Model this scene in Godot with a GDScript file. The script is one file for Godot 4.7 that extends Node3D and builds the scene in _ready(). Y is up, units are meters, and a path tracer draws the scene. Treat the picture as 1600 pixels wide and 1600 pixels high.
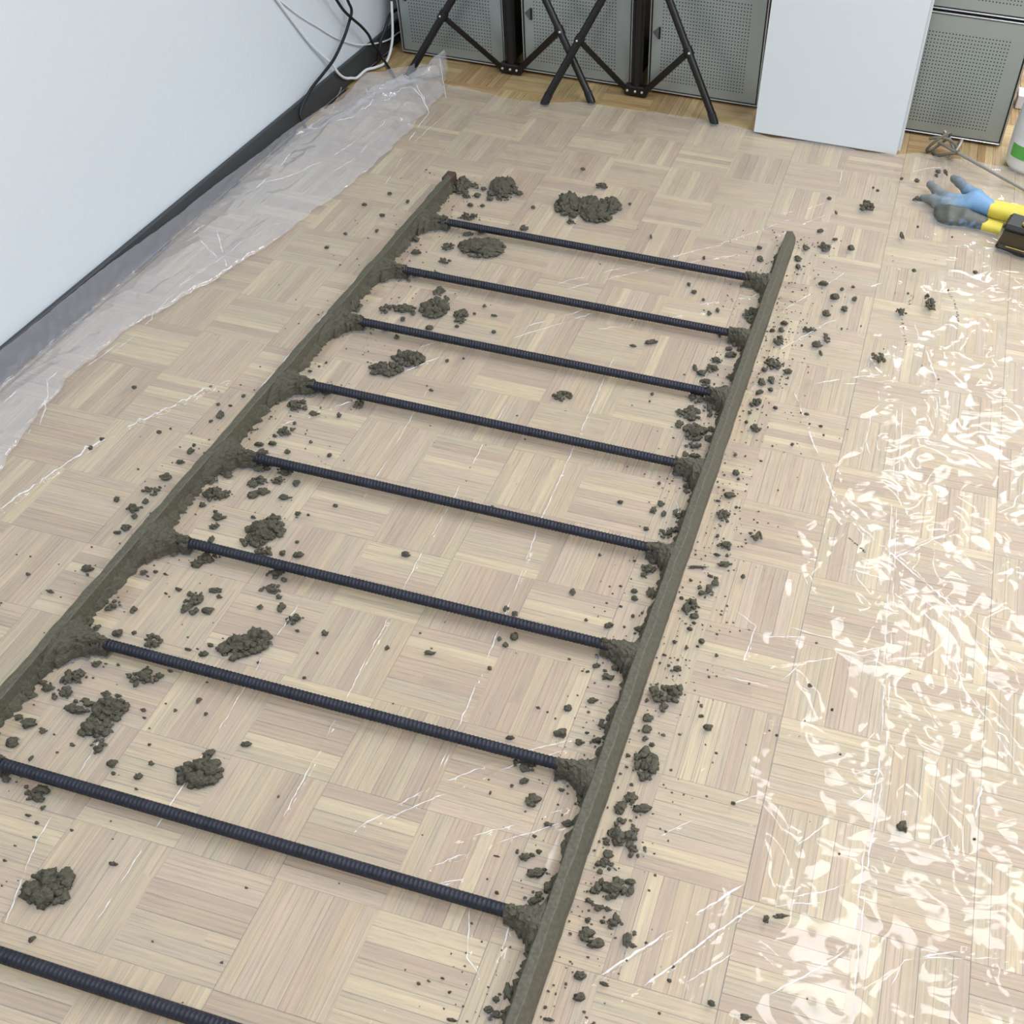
extends Node3D

# ---------------------------------------------------------------- data (metres; x along the locker row, z towards the viewer)
const SQ := 0.16                 # side of one parquet square
const STRIPS := 7                # strips in a square
const RAIL_L := -1.1815          # middle of the rust-ended rail
const RAIL_R := -0.2425          # middle of the other rail
const RUNG_Z := [-1.068, -0.826, -0.598, -0.356, -0.117, 0.122, 0.363, 0.602, 0.843]
const RUNG_Y := 0.023
const WALL_X := -1.735
const LOCK_Z := -2.07
# heaps of spilled mortar: for each lobe x, z, half length, half width, height, turn
const LUMPS := [
[-0.776,-1.287,0.0446,0.0614,0.0200,0.34,-0.838,-1.283,0.0378,0.0515,0.0200,0.35,-0.737,-1.318,0.0276,0.0423,0.0172,0.35,-0.754,-1.255,0.0375,0.0299,0.0200,0.34],
[-0.981,-1.005,0.0578,0.0452,0.0200,0.34],
[-1.036,-1.307,0.0365,0.0610,0.0200,0.35],
[-0.876,0.274,0.0254,0.0252,0.0160,0.30,-0.897,0.295,0.0273,0.0218,0.0170,0.30],
[-0.989,0.041,0.0314,0.0254,0.0193,0.31,-0.999,0.070,0.0207,0.0154,0.0130,0.31],
[-1.147,-1.287,0.0243,0.0449,0.0153,0.35],
[-0.987,-0.723,0.0297,0.0360,0.0183,0.33],
[-0.926,0.743,0.0312,0.0261,0.0192,0.29],
[-0.958,-0.525,0.0336,0.0242,0.0189,0.33],
[-0.826,0.524,0.0342,0.0233,0.0184,0.29],
[-0.990,-0.473,0.0345,0.0198,0.0160,0.32],
[-0.268,-0.940,0.0215,0.0273,0.0138,0.33],
[-1.022,0.463,0.0257,0.0224,0.0161,0.30],
[-0.301,-0.479,0.0242,0.0235,0.0153,0.32],
[-0.185,0.314,0.0199,0.0252,0.0129,0.29],
[-0.321,-0.536,0.0178,0.0215,0.0118,0.32,-0.343,-0.533,0.0096,0.0124,0.0073,0.32],
[-1.062,-0.692,0.0413,0.0121,0.0107,0.33],
[-0.188,0.177,0.0263,0.0168,0.0139,0.30],
[-1.022,0.499,0.0253,0.0173,0.0143,0.30],
[-0.916,-0.712,0.0147,0.0276,0.0101,0.33],
[-0.188,0.434,0.0189,0.0215,0.0124,0.29],
[-0.179,0.523,0.0290,0.0139,0.0119,0.29],
[-0.071,-1.548,0.0161,0.0248,0.0109,0.34],
[-1.022,0.232,0.0152,0.0263,0.0103,0.30],
[-0.184,-0.765,0.0204,0.0194,0.0132,0.32],
[-1.127,-0.018,0.0239,0.0154,0.0130,0.31],
[-0.257,-0.541,0.0123,0.0288,0.0088,0.32],
[-1.007,0.394,0.0244,0.0144,0.0123,0.30],
[0.132,-1.112,0.0111,0.0310,0.0081,0.33],
[-1.067,0.473,0.0237,0.0138,0.0119,0.30],
[-1.109,-0.301,0.0210,0.0149,0.0126,0.32],
[-0.266,-0.234,0.0148,0.0209,0.0101,0.31],
[-1.069,-0.075,0.0146,0.0113,0.0100,0.31,-1.077,-0.066,0.0109,0.0120,0.0080,0.31],
[-0.597,-0.507,0.0192,0.0153,0.0126,0.32],
[-1.113,0.427,0.0202,0.0145,0.0124,0.30],
[-0.153,-1.299,0.0152,0.0187,0.0104,0.34],
[-1.165,-0.053,0.0170,0.0166,0.0113,0.31],
[-1.066,-1.141,0.0216,0.0127,0.0111,0.34],
[-0.197,-0.019,0.0159,0.0170,0.0108,0.30],
[-0.322,-0.592,0.0167,0.0160,0.0112,0.32],
[-1.080,-0.368,0.0161,0.0161,0.0108,0.32],
[0.038,-0.852,0.0133,0.0189,0.0093,0.32],
[-1.035,0.328,0.0125,0.0138,0.0089,0.30,-1.043,0.320,0.0094,0.0074,0.0072,0.30],
[-0.315,-0.703,0.0158,0.0151,0.0107,0.32],
[-1.055,0.129,0.0147,0.0159,0.0101,0.31],
[-1.060,-0.985,0.0160,0.0146,0.0108,0.34],
[-1.002,-0.793,0.0121,0.0190,0.0087,0.33],
[-1.032,0.622,0.0175,0.0130,0.0114,0.29],
[-0.193,-0.613,0.0139,0.0164,0.0097,0.32],
[-0.190,-0.855,0.0135,0.0170,0.0094,0.33],
[-0.366,0.371,0.0187,0.0121,0.0107,0.29],
[-0.291,-0.562,0.0096,0.0233,0.0073,0.32],
[-0.189,-0.255,0.0136,0.0159,0.0095,0.31],
[-0.788,-1.414,0.0142,0.0147,0.0098,0.35],
[-0.180,-0.059,0.0138,0.0149,0.0096,0.30],
[0.069,-1.061,0.0126,0.0162,0.0089,0.33],
[0.062,-1.623,0.0182,0.0112,0.0101,0.35],
[-1.093,-0.223,0.0153,0.0127,0.0104,0.32],
[-0.313,-0.650,0.0156,0.0123,0.0106,0.32],
[-1.110,0.460,0.0159,0.0120,0.0107,0.30],
[-1.081,-0.114,0.0160,0.0116,0.0104,0.31],
[-0.910,0.164,0.0177,0.0104,0.0095,0.30],
[-0.922,0.129,0.0168,0.0107,0.0097,0.31],
[-0.994,-0.349,0.0106,0.0166,0.0078,0.32],
[-1.078,-0.846,0.0123,0.0141,0.0088,0.34],
[-0.988,0.005,0.0165,0.0105,0.0096,0.31],
[-1.037,-0.115,0.0172,0.0099,0.0093,0.31],
[-0.965,0.086,0.0171,0.0098,0.0092,0.31],
[-1.153,-0.671,0.0088,0.0188,0.0068,0.33],
[-0.971,-0.760,0.0075,0.0220,0.0061,0.33],
[-0.291,-0.079,0.0152,0.0107,0.0098,0.31],
[-1.110,-1.241,0.0154,0.0106,0.0097,0.35],
[-0.121,-0.221,0.0134,0.0119,0.0094,0.31],
[-1.246,0.013,0.0143,0.0112,0.0098,0.31],
[-1.114,-1.298,0.0104,0.0152,0.0077,0.35],
[-0.281,0.566,0.0134,0.0117,0.0094,0.29],
[-0.997,0.528,0.0125,0.0125,0.0089,0.30],
[-0.293,-0.438,0.0172,0.0090,0.0086,0.32],
[-1.146,0.276,0.0129,0.0119,0.0091,0.30],
[-1.247,0.063,0.0140,0.0108,0.0097,0.31],
[-1.038,-0.854,0.0139,0.0109,0.0096,0.34],
[-0.172,-0.088,0.0105,0.0143,0.0078,0.31],
[-0.270,-0.195,0.0146,0.0103,0.0095,0.31],
[-0.131,-0.921,0.0152,0.0098,0.0092,0.33],
[-0.203,0.493,0.0129,0.0116,0.0091,0.29],
[-0.284,-0.178,0.0121,0.0121,0.0087,0.31],
[-0.163,0.458,0.0149,0.0098,0.0092,0.29],
[-0.312,-0.737,0.0131,0.0112,0.0092,0.32],
[-0.166,0.569,0.0142,0.0103,0.0095,0.29],
[-0.266,0.060,0.0133,0.0109,0.0093,0.30],
[-0.168,-0.179,0.0144,0.0100,0.0093,0.31],
[-0.182,-0.532,0.0122,0.0116,0.0087,0.32],
[-0.275,-0.314,0.0101,0.0139,0.0076,0.31],
[-0.268,0.260,0.0123,0.0115,0.0088,0.30],
[-1.033,-0.088,0.0170,0.0083,0.0081,0.31],
[-1.040,-0.918,0.0157,0.0088,0.0085,0.34],
[-0.267,0.727,0.0165,0.0084,0.0082,0.28],
[-0.088,-0.897,0.0075,0.0183,0.0061,0.33],
[-0.837,0.214,0.0140,0.0098,0.0091,0.30],
[-0.268,-0.689,0.0100,0.0136,0.0075,0.32],
[-0.806,-1.207,0.0134,0.0099,0.0092,0.34],
[-1.063,0.149,0.0134,0.0096,0.0090,0.31],
[-1.123,0.522,0.0136,0.0095,0.0089,0.30],
[-1.124,-0.932,0.0142,0.0090,0.0086,0.34],
[-0.208,-1.226,0.0100,0.0128,0.0075,0.34],
[-0.104,-0.864,0.0135,0.0095,0.0089,0.33],
[-1.049,-0.051,0.0156,0.0081,0.0080,0.31],
[-0.332,-0.679,0.0114,0.0111,0.0083,0.32],
[-1.008,-1.084,0.0131,0.0096,0.0090,0.34],
[-0.092,-1.075,0.0111,0.0113,0.0081,0.33],
[-1.150,-0.989,0.0096,0.0130,0.0073,0.34],
[0.036,-1.416,0.0069,0.0179,0.0058,0.34],
[-0.813,-1.234,0.0118,0.0104,0.0085,0.34],
[-0.333,0.424,0.0125,0.0098,0.0089,0.29],
[-1.240,-0.030,0.0121,0.0101,0.0086,0.31],
[-0.173,0.390,0.0154,0.0079,0.0079,0.29],
[-0.265,0.545,0.0117,0.0104,0.0085,0.29],
[-0.286,-0.766,0.0132,0.0091,0.0087,0.33],
[-0.180,-0.704,0.0086,0.0138,0.0067,0.32],
[-0.205,0.396,0.0106,0.0112,0.0078,0.29],
[-0.985,-1.299,0.0104,0.0114,0.0077,0.35],
[-0.199,-0.690,0.0086,0.0138,0.0067,0.32],
[-1.090,0.035,0.0129,0.0091,0.0087,0.31],
[-0.102,-0.995,0.0109,0.0107,0.0080,0.33],
[-0.272,-0.029,0.0092,0.0127,0.0070,0.30],
[-1.088,-1.251,0.0103,0.0113,0.0077,0.35],
[-0.912,-1.132,0.0116,0.0099,0.0084,0.34],
[-0.084,-1.309,0.0084,0.0136,0.0066,0.34],
[-1.051,-1.246,0.0103,0.0112,0.0076,0.35],
[-0.331,0.300,0.0141,0.0080,0.0079,0.30],
[-0.128,-1.122,0.0129,0.0087,0.0084,0.33],
[-0.195,0.595,0.0114,0.0096,0.0083,0.29],
[-1.159,0.475,0.0139,0.0078,0.0078,0.30],
[-0.291,0.532,0.0136,0.0079,0.0079,0.29],
[-0.301,-1.191,0.0082,0.0130,0.0065,0.34],
[-0.469,-0.754,0.0147,0.0073,0.0074,0.33],
[-0.063,-1.031,0.0094,0.0112,0.0072,0.33],
[0.121,-1.813,0.0057,0.0181,0.0051,0.35],
[-0.190,-0.315,0.0126,0.0081,0.0080,0.31],
[-1.238,0.218,0.0121,0.0084,0.0082,0.31],
[-0.197,-1.279,0.0101,0.0100,0.0075,0.34],
[-1.125,0.559,0.0105,0.0095,0.0078,0.30],
[-0.194,0.376,0.0107,0.0092,0.0079,0.29],
[-0.987,0.240,0.0108,0.0090,0.0079,0.30],
[-1.243,-0.227,0.0077,0.0126,0.0062,0.32],
[-1.061,-0.038,0.0096,0.0101,0.0073,0.31],
[-0.270,0.697,0.0076,0.0127,0.0062,0.28],
[0.207,0.310,0.0107,0.0090,0.0079,0.29],
[-0.283,-0.407,0.0131,0.0072,0.0074,0.32],
[-0.337,-0.493,0.0094,0.0100,0.0072,0.32],
[-0.273,-0.646,0.0141,0.0066,0.0070,0.32],
[-0.150,-0.745,0.0101,0.0092,0.0076,0.32],
[-0.270,-0.472,0.0093,0.0097,0.0071,0.32],
[-1.037,-1.056,0.0130,0.0069,0.0072,0.34],
[0.100,-1.807,0.0095,0.0094,0.0072,0.35],
[-0.833,0.491,0.0096,0.0092,0.0073,0.29],
[-0.201,-1.188,0.0066,0.0132,0.0056,0.34],
[-1.139,0.457,0.0110,0.0079,0.0078,0.30],
[-1.001,-0.049,0.0132,0.0065,0.0069,0.31],
[-1.133,-0.071,0.0097,0.0087,0.0074,0.31],
[-0.161,-0.133,0.0142,0.0058,0.0064,0.31],
[-0.258,0.034,0.0089,0.0091,0.0069,0.30],
[-1.104,-0.151,0.0112,0.0072,0.0074,0.32],
[-0.178,0.604,0.0113,0.0071,0.0073,0.29],
[-0.292,0.173,0.0117,0.0067,0.0070,0.30],
[-1.100,0.329,0.0105,0.0074,0.0075,0.30],
[-0.191,-0.929,0.0092,0.0081,0.0070,0.33],
[-0.872,0.197,0.0076,0.0096,0.0062,0.30],
[-0.081,-1.526,0.0089,0.0082,0.0069,0.34],
[-0.904,0.078,0.0103,0.0071,0.0073,0.31],
[-0.140,0.589,0.0070,0.0103,0.0059,0.29],
[-1.104,-1.087,0.0066,0.0110,0.0056,0.34],
[-1.234,0.110,0.0092,0.0078,0.0070,0.31],
[-0.046,-1.084,0.0079,0.0091,0.0064,0.33],
[-1.085,-1.290,0.0086,0.0083,0.0068,0.35],
[-0.192,-0.383,0.0078,0.0092,0.0063,0.31],
[-1.063,-0.285,0.0117,0.0061,0.0066,0.32],
[-0.351,-0.694,0.0057,0.0123,0.0052,0.32],
[0.046,-1.732,0.0075,0.0094,0.0061,0.35],
[-0.959,0.548,0.0085,0.0082,0.0067,0.29],
[-0.207,0.231,0.0093,0.0073,0.0071,0.30],
[-0.964,-0.647,0.0087,0.0077,0.0068,0.33],
[-0.207,-0.114,0.0212,0.0031,0.0046,0.31],
[-1.055,-0.613,0.0086,0.0077,0.0067,0.33],
[-1.087,-1.198,0.0084,0.0079,0.0066,0.35],
[-0.188,0.205,0.0073,0.0091,0.0060,0.30],
[-1.023,-0.690,0.0059,0.0112,0.0052,0.33],
[-0.294,-0.788,0.0088,0.0075,0.0069,0.33],
[-1.002,0.196,0.0121,0.0055,0.0062,0.30],
[-0.175,-1.378,0.0086,0.0076,0.0067,0.34],
[-0.999,-0.091,0.0073,0.0089,0.0060,0.31],
[-1.085,0.059,0.0104,0.0062,0.0067,0.31],
[-0.200,0.474,0.0084,0.0077,0.0066,0.29],
[-0.186,0.651,0.0094,0.0068,0.0071,0.28],
[-0.313,-0.252,0.0075,0.0085,0.0061,0.31],
[-0.193,-0.899,0.0076,0.0082,0.0062,0.33],
[-0.923,0.306,0.0084,0.0074,0.0066,0.30],
[-0.110,0.222,0.0082,0.0074,0.0065,0.30],
[-0.203,0.252,0.0082,0.0074,0.0065,0.30],
[-0.468,0.139,0.0065,0.0092,0.0056,0.30],
[-0.312,-1.242,0.0084,0.0071,0.0066,0.34],
[-0.285,0.150,0.0086,0.0069,0.0067,0.30],
[-1.123,-0.170,0.0101,0.0057,0.0064,0.32],
[-1.238,-0.110,0.0074,0.0077,0.0061,0.32],
[-0.272,0.443,0.0095,0.0060,0.0066,0.29],
[-1.072,0.090,0.0057,0.0099,0.0051,0.31],
[-0.272,-0.503,0.0067,0.0084,0.0057,0.32],
[-0.197,-0.653,0.0085,0.0067,0.0066,0.32],
[0.097,-1.776,0.0057,0.0100,0.0051,0.35],
[-0.980,0.070,0.0092,0.0060,0.0065,0.31],
[-0.265,0.160,0.0064,0.0086,0.0055,0.30],
[-1.240,-0.076,0.0098,0.0055,0.0062,0.31],
[-0.369,-0.914,0.0061,0.0088,0.0054,0.33],
[-0.722,0.018,0.0092,0.0058,0.0064,0.31],
[-0.322,-0.231,0.0062,0.0086,0.0054,0.31],
[-0.201,-0.737,0.0072,0.0074,0.0060,0.32],
[-0.302,-0.406,0.0065,0.0078,0.0056,0.32],
[-0.185,0.003,0.0079,0.0065,0.0063,0.30],
[-0.591,0.213,0.0106,0.0048,0.0057,0.30],
[-0.273,0.294,0.0101,0.0050,0.0059,0.30],
[-1.099,-0.180,0.0088,0.0057,0.0064,0.32],
[-0.326,-0.839,0.0045,0.0112,0.0045,0.33],
[-0.405,0.012,0.0057,0.0087,0.0051,0.30],
[-0.943,0.325,0.0083,0.0059,0.0065,0.30],
[-1.036,-0.658,0.0058,0.0085,0.0052,0.33],
[-0.322,0.068,0.0078,0.0063,0.0063,0.30],
[-0.424,-0.989,0.0078,0.0062,0.0063,0.33],
[-1.095,0.394,0.0082,0.0059,0.0065,0.30],
[0.232,-1.295,0.0067,0.0073,0.0057,0.33],
[-1.136,0.015,0.0071,0.0068,0.0059,0.31],
[-0.298,0.307,0.0080,0.0060,0.0064,0.30],
[-0.091,-0.835,0.0044,0.0108,0.0044,0.33],
[-0.314,0.513,0.0083,0.0057,0.0064,0.29],
[-0.444,-1.018,0.0047,0.0098,0.0046,0.33],
[-1.019,-0.590,0.0057,0.0081,0.0051,0.33],
[-0.178,0.678,0.0076,0.0061,0.0062,0.28],
[-1.015,-0.301,0.0052,0.0088,0.0049,0.32],
[-1.279,-1.069,0.0099,0.0046,0.0056,0.34],
[-0.158,0.506,0.0082,0.0055,0.0062,0.29],
[-1.106,0.276,0.0064,0.0070,0.0055,0.30],
[-1.044,0.440,0.0080,0.0056,0.0063,0.30],
[-0.788,0.459,0.0088,0.0050,0.0059,0.30],
[-0.187,0.123,0.0075,0.0058,0.0061,0.30],
[-0.301,-0.227,0.0049,0.0088,0.0047,0.31],
[-1.249,-1.159,0.0050,0.0086,0.0048,0.35],
[-1.142,0.327,0.0063,0.0068,0.0055,0.30],
[-1.147,0.516,0.0078,0.0055,0.0062,0.30],
[-0.213,-0.895,0.0076,0.0056,0.0062,0.33],
[-0.190,0.555,0.0080,0.0053,0.0061,0.29],
[-1.292,0.052,0.0059,0.0072,0.0052,0.31],
[-0.353,-0.934,0.0046,0.0092,0.0045,0.33],
[-1.156,0.448,0.0070,0.0060,0.0059,0.30],
[-1.239,0.040,0.0059,0.0072,0.0052,0.31],
[-0.335,0.251,0.0062,0.0068,0.0054,0.30],
[-0.775,0.227,0.0064,0.0065,0.0055,0.30],
[-0.933,0.082,0.0068,0.0061,0.0058,0.31],
[-0.175,-0.669,0.0057,0.0073,0.0051,0.32],
[-0.302,0.225,0.0094,0.0044,0.0055,0.30],
[-1.235,0.080,0.0058,0.0069,0.0052,0.31],
[-0.910,0.556,0.0066,0.0060,0.0056,0.29],
[-0.867,-1.487,0.0072,0.0055,0.0060,0.35],
[-0.357,0.397,0.0068,0.0057,0.0057,0.29],
[-0.131,-1.347,0.0085,0.0046,0.0056,0.34],
[-1.260,-0.995,0.0048,0.0079,0.0047,0.34],
[-0.590,-1.203,0.0033,0.0114,0.0038,0.34],
[-0.301,-0.021,0.0069,0.0055,0.0058,0.30],
[0.036,0.645,0.0084,0.0045,0.0055,0.28],
[-0.296,-0.005,0.0068,0.0054,0.0058,0.30],
[-1.098,0.606,0.0075,0.0050,0.0059,0.29],
[-0.177,-1.555,0.0072,0.0052,0.0060,0.35],
[-1.059,-0.167,0.0063,0.0059,0.0054,0.32],
[0.082,-1.244,0.0050,0.0074,0.0047,0.33],
[-0.298,0.455,0.0085,0.0043,0.0054,0.29],
[-0.436,-1.148,0.0049,0.0075,0.0047,0.34],
[-0.160,0.054,0.0055,0.0066,0.0050,0.30],
[0.056,0.499,0.0117,0.0030,0.0045,0.29],
[-0.286,0.725,0.0066,0.0053,0.0056,0.28],
[-0.296,-0.064,0.0058,0.0060,0.0052,0.31],
[-1.142,0.196,0.0055,0.0062,0.0050,0.31],
[-0.081,-1.118,0.0048,0.0070,0.0046,0.33],
[-1.310,-1.180,0.0068,0.0050,0.0057,0.35],
[0.003,-1.729,0.0056,0.0060,0.0051,0.35],
[-0.821,-0.681,0.0058,0.0057,0.0052,0.33],
[-0.404,0.331,0.0080,0.0041,0.0052,0.30],
[-1.094,0.528,0.0058,0.0056,0.0052,0.30],
[-0.926,-1.242,0.0068,0.0048,0.0057,0.34],
[-1.056,-1.206,0.0068,0.0048,0.0057,0.35],
[-0.389,-0.233,0.0062,0.0052,0.0054,0.31],
[-0.148,-1.486,0.0035,0.0091,0.0039,0.34],
[-1.345,-1.102,0.0066,0.0048,0.0057,0.35],
[-0.888,0.177,0.0055,0.0057,0.0050,0.30],
[-1.241,0.125,0.0091,0.0034,0.0048,0.31],
[-1.419,-0.052,0.0049,0.0063,0.0047,0.32],
[-0.503,0.086,0.0056,0.0055,0.0051,0.30],
[-0.907,0.206,0.0054,0.0056,0.0050,0.30],
[-0.976,-0.183,0.0050,0.0061,0.0048,0.32],
[-0.486,0.091,0.0055,0.0055,0.0050,0.30],
[-0.317,0.156,0.0064,0.0047,0.0055,0.30],
[-0.956,-0.017,0.0059,0.0051,0.0053,0.31],
[-0.209,0.455,0.0056,0.0053,0.0051,0.29],
[-0.322,-0.179,0.0061,0.0049,0.0053,0.31],
[-0.122,-0.110,0.0047,0.0062,0.0046,0.31],
[-0.879,-0.770,0.0045,0.0064,0.0045,0.33],
[-0.900,0.138,0.0067,0.0043,0.0054,0.31],
[-0.504,-0.728,0.0087,0.0033,0.0047,0.33],
[-1.061,0.212,0.0066,0.0043,0.0054,0.30],
[-0.476,0.160,0.0054,0.0051,0.0050,0.30],
[-1.082,-0.670,0.0044,0.0063,0.0044,0.33],
[-0.206,0.548,0.0072,0.0038,0.0051,0.29],
[-0.687,-1.343,0.0052,0.0052,0.0049,0.35],
[-0.154,-0.611,0.0056,0.0048,0.0051,0.32],
[-1.341,-0.881,0.0063,0.0042,0.0053,0.34],
[-1.264,0.282,0.0086,0.0031,0.0046,0.30],
[-1.456,-0.249,0.0052,0.0050,0.0049,0.32],
[0.037,0.508,0.0045,0.0058,0.0045,0.29],
[-0.844,-0.740,0.0074,0.0035,0.0049,0.33],
[-0.901,0.408,0.0040,0.0062,0.0042,0.30],
[-1.019,0.039,0.0047,0.0052,0.0046,0.31],
[-0.942,0.305,0.0063,0.0038,0.0051,0.30],
[-0.491,0.151,0.0043,0.0054,0.0044,0.30],
[-0.986,0.206,0.0055,0.0043,0.0050,0.30],
[-0.010,0.638,0.0059,0.0039,0.0052,0.28],
[-0.878,-0.545,0.0042,0.0055,0.0043,0.32],
[-0.179,-0.152,0.0072,0.0032,0.0047,0.31],
[-1.328,-0.957,0.0048,0.0047,0.0046,0.34],
[-1.326,-0.139,0.0050,0.0045,0.0048,0.32],
[-1.107,-0.203,0.0051,0.0044,0.0048,0.32],
[-1.418,-0.085,0.0049,0.0044,0.0047,0.32],
[-0.186,0.033,0.0056,0.0039,0.0051,0.30],
[-0.201,0.269,0.0051,0.0043,0.0048,0.30],
[-0.417,-0.574,0.0042,0.0051,0.0043,0.32],
[-0.188,0.278,0.0050,0.0042,0.0048,0.30],
[-0.055,-1.646,0.0055,0.0038,0.0050,0.35],
[-0.863,0.687,0.0062,0.0034,0.0048,0.29],
[-1.025,0.438,0.0060,0.0035,0.0048,0.30],
[-0.900,0.810,0.0042,0.0050,0.0043,0.29],
[-0.203,-0.581,0.0041,0.0050,0.0043,0.32],
[-1.030,0.016,0.0059,0.0035,0.0049,0.31],
[-0.177,0.553,0.0054,0.0038,0.0049,0.29],
[-0.152,0.653,0.0076,0.0027,0.0043,0.28],
[-0.282,0.710,0.0050,0.0041,0.0048,0.28],
[-0.297,0.499,0.0046,0.0044,0.0045,0.29],
[-0.056,-1.135,0.0048,0.0042,0.0047,0.33],
[-1.231,-0.297,0.0039,0.0051,0.0042,0.32],
[-0.905,0.531,0.0048,0.0042,0.0046,0.29],
[-0.199,0.575,0.0053,0.0037,0.0049,0.29],
[-0.204,-0.547,0.0041,0.0048,0.0042,0.32],
[-0.908,-0.672,0.0058,0.0034,0.0048,0.33],
[-1.265,-0.256,0.0039,0.0050,0.0041,0.32],
[-0.189,-0.200,0.0036,0.0053,0.0040,0.31],
[0.071,-1.472,0.0035,0.0054,0.0039,0.34],
[-0.208,0.715,0.0074,0.0025,0.0042,0.28],
[-0.099,-0.504,0.0040,0.0046,0.0042,0.32],
[-1.251,-0.204,0.0038,0.0048,0.0041,0.32],
[-1.088,-0.250,0.0039,0.0047,0.0041,0.32],
[-0.305,0.507,0.0055,0.0033,0.0047,0.29],
[-0.182,0.074,0.0033,0.0056,0.0038,0.30],
[-0.395,-0.965,0.0047,0.0039,0.0046,0.33],
[-1.076,0.319,0.0042,0.0042,0.0043,0.30],
[-0.204,0.067,0.0044,0.0040,0.0044,0.30],
[-0.205,-0.439,0.0039,0.0045,0.0042,0.32],
[-0.899,-0.057,0.0048,0.0036,0.0046,0.31],
[-1.030,-0.208,0.0038,0.0045,0.0041,0.32],
[-1.104,0.023,0.0047,0.0037,0.0046,0.31],
[-1.242,-0.128,0.0037,0.0046,0.0041,0.32],
[-0.663,0.223,0.0043,0.0040,0.0043,0.30],
[-0.971,0.450,0.0049,0.0034,0.0047,0.30],
[-1.081,0.574,0.0028,0.0059,0.0036,0.29],
[-0.973,0.324,0.0062,0.0027,0.0043,0.30],
[-0.327,0.751,0.0066,0.0025,0.0042,0.28],
[-0.298,0.394,0.0058,0.0028,0.0044,0.29],
[-1.142,-0.417,0.0054,0.0030,0.0045,0.32],
[-0.889,-0.733,0.0044,0.0037,0.0044,0.33],
[-0.184,-0.367,0.0039,0.0042,0.0041,0.31],
[0.033,0.092,0.0043,0.0037,0.0044,0.30],
[-0.484,0.213,0.0042,0.0038,0.0043,0.30],
[-0.331,-0.308,0.0038,0.0041,0.0041,0.31],
[-0.068,-1.662,0.0037,0.0042,0.0040,0.35],
[-0.869,-0.437,0.0054,0.0029,0.0044,0.32],
[-0.086,-0.609,0.0055,0.0028,0.0044,0.32],
[-1.036,0.537,0.0048,0.0032,0.0046,0.30],
[-1.011,0.640,0.0037,0.0041,0.0040,0.29],
[-0.288,0.034,0.0034,0.0044,0.0038,0.30],
[-0.129,0.594,0.0052,0.0028,0.0044,0.29],
[-0.051,-0.578,0.0055,0.0027,0.0043,0.32],
[-0.261,0.688,0.0042,0.0035,0.0043,0.28],
[0.077,-1.146,0.0032,0.0044,0.0038,0.33],
[-0.126,0.204,0.0041,0.0034,0.0043,0.30],
[-1.325,0.260,0.0044,0.0033,0.0044,0.31],
[-1.122,0.188,0.0044,0.0032,0.0044,0.31],
[-0.132,0.576,0.0035,0.0040,0.0039,0.29],
[-0.209,-0.296,0.0063,0.0022,0.0040,0.31],
[-0.129,0.077,0.0033,0.0041,0.0038,0.30],
[-0.217,-0.034,0.0046,0.0029,0.0045,0.30],
[-0.975,0.371,0.0051,0.0025,0.0042,0.30],
[-0.182,0.018,0.0045,0.0028,0.0044,0.30],
[-0.161,-0.156,0.0036,0.0035,0.0040,0.31],
[-0.921,0.050,0.0035,0.0036,0.0039,0.31],
[-0.386,-0.088,0.0035,0.0034,0.0039,0.31],
[-0.058,-0.944,0.0031,0.0039,0.0037,0.33],
[-0.948,0.562,0.0038,0.0032,0.0041,0.29],
[-0.218,0.196,0.0031,0.0037,0.0037,0.30],
[-0.821,0.235,0.0043,0.0027,0.0043,0.30],
[-0.137,-0.853,0.0030,0.0037,0.0036,0.33],
[-0.044,0.345,0.0039,0.0029,0.0041,0.29],
[-1.240,-0.260,0.0039,0.0028,0.0041,0.32],
[-0.877,0.427,0.0030,0.0037,0.0036,0.30],
[-1.024,0.656,0.0054,0.0020,0.0038,0.29],
[-0.300,0.161,0.0043,0.0025,0.0042,0.30],
[-1.004,0.663,0.0036,0.0029,0.0040,0.29],
[-1.102,0.188,0.0055,0.0019,0.0037,0.31],
[-0.327,0.508,0.0028,0.0038,0.0035,0.29],
[0.164,-1.456,0.0026,0.0038,0.0034,0.34],
[-0.311,0.478,0.0037,0.0027,0.0041,0.29],
[-0.363,0.067,0.0033,0.0030,0.0038,0.30],
[-0.171,-0.287,0.0031,0.0031,0.0037,0.31],
[-0.848,-0.565,0.0028,0.0035,0.0035,0.32],
[-0.146,-0.722,0.0029,0.0034,0.0036,0.32],
[-0.070,0.626,0.0034,0.0028,0.0039,0.28],
[-1.123,-0.455,0.0028,0.0034,0.0035,0.32],
[-0.381,0.264,0.0041,0.0023,0.0040,0.30],
[-1.131,-0.438,0.0027,0.0034,0.0035,0.32],
[-0.313,0.380,0.0029,0.0032,0.0036,0.29],
[-0.281,0.522,0.0037,0.0025,0.0040,0.29],
[-0.372,0.409,0.0029,0.0031,0.0036,0.29],
[-0.292,0.286,0.0041,0.0022,0.0040,0.30],
[-0.201,0.119,0.0032,0.0027,0.0038,0.30],
[-0.416,-0.548,0.0028,0.0031,0.0035,0.32],
[-1.061,0.385,0.0031,0.0028,0.0037,0.30],
[-0.333,0.574,0.0036,0.0024,0.0040,0.29],
[-0.849,0.314,0.0031,0.0027,0.0037,0.30],
[-0.075,-0.579,0.0027,0.0030,0.0035,0.32],
[-1.236,-0.002,0.0036,0.0023,0.0040,0.31],
[-0.764,0.319,0.0031,0.0026,0.0037,0.30],
[-0.041,-0.551,0.0027,0.0029,0.0035,0.32],
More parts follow.
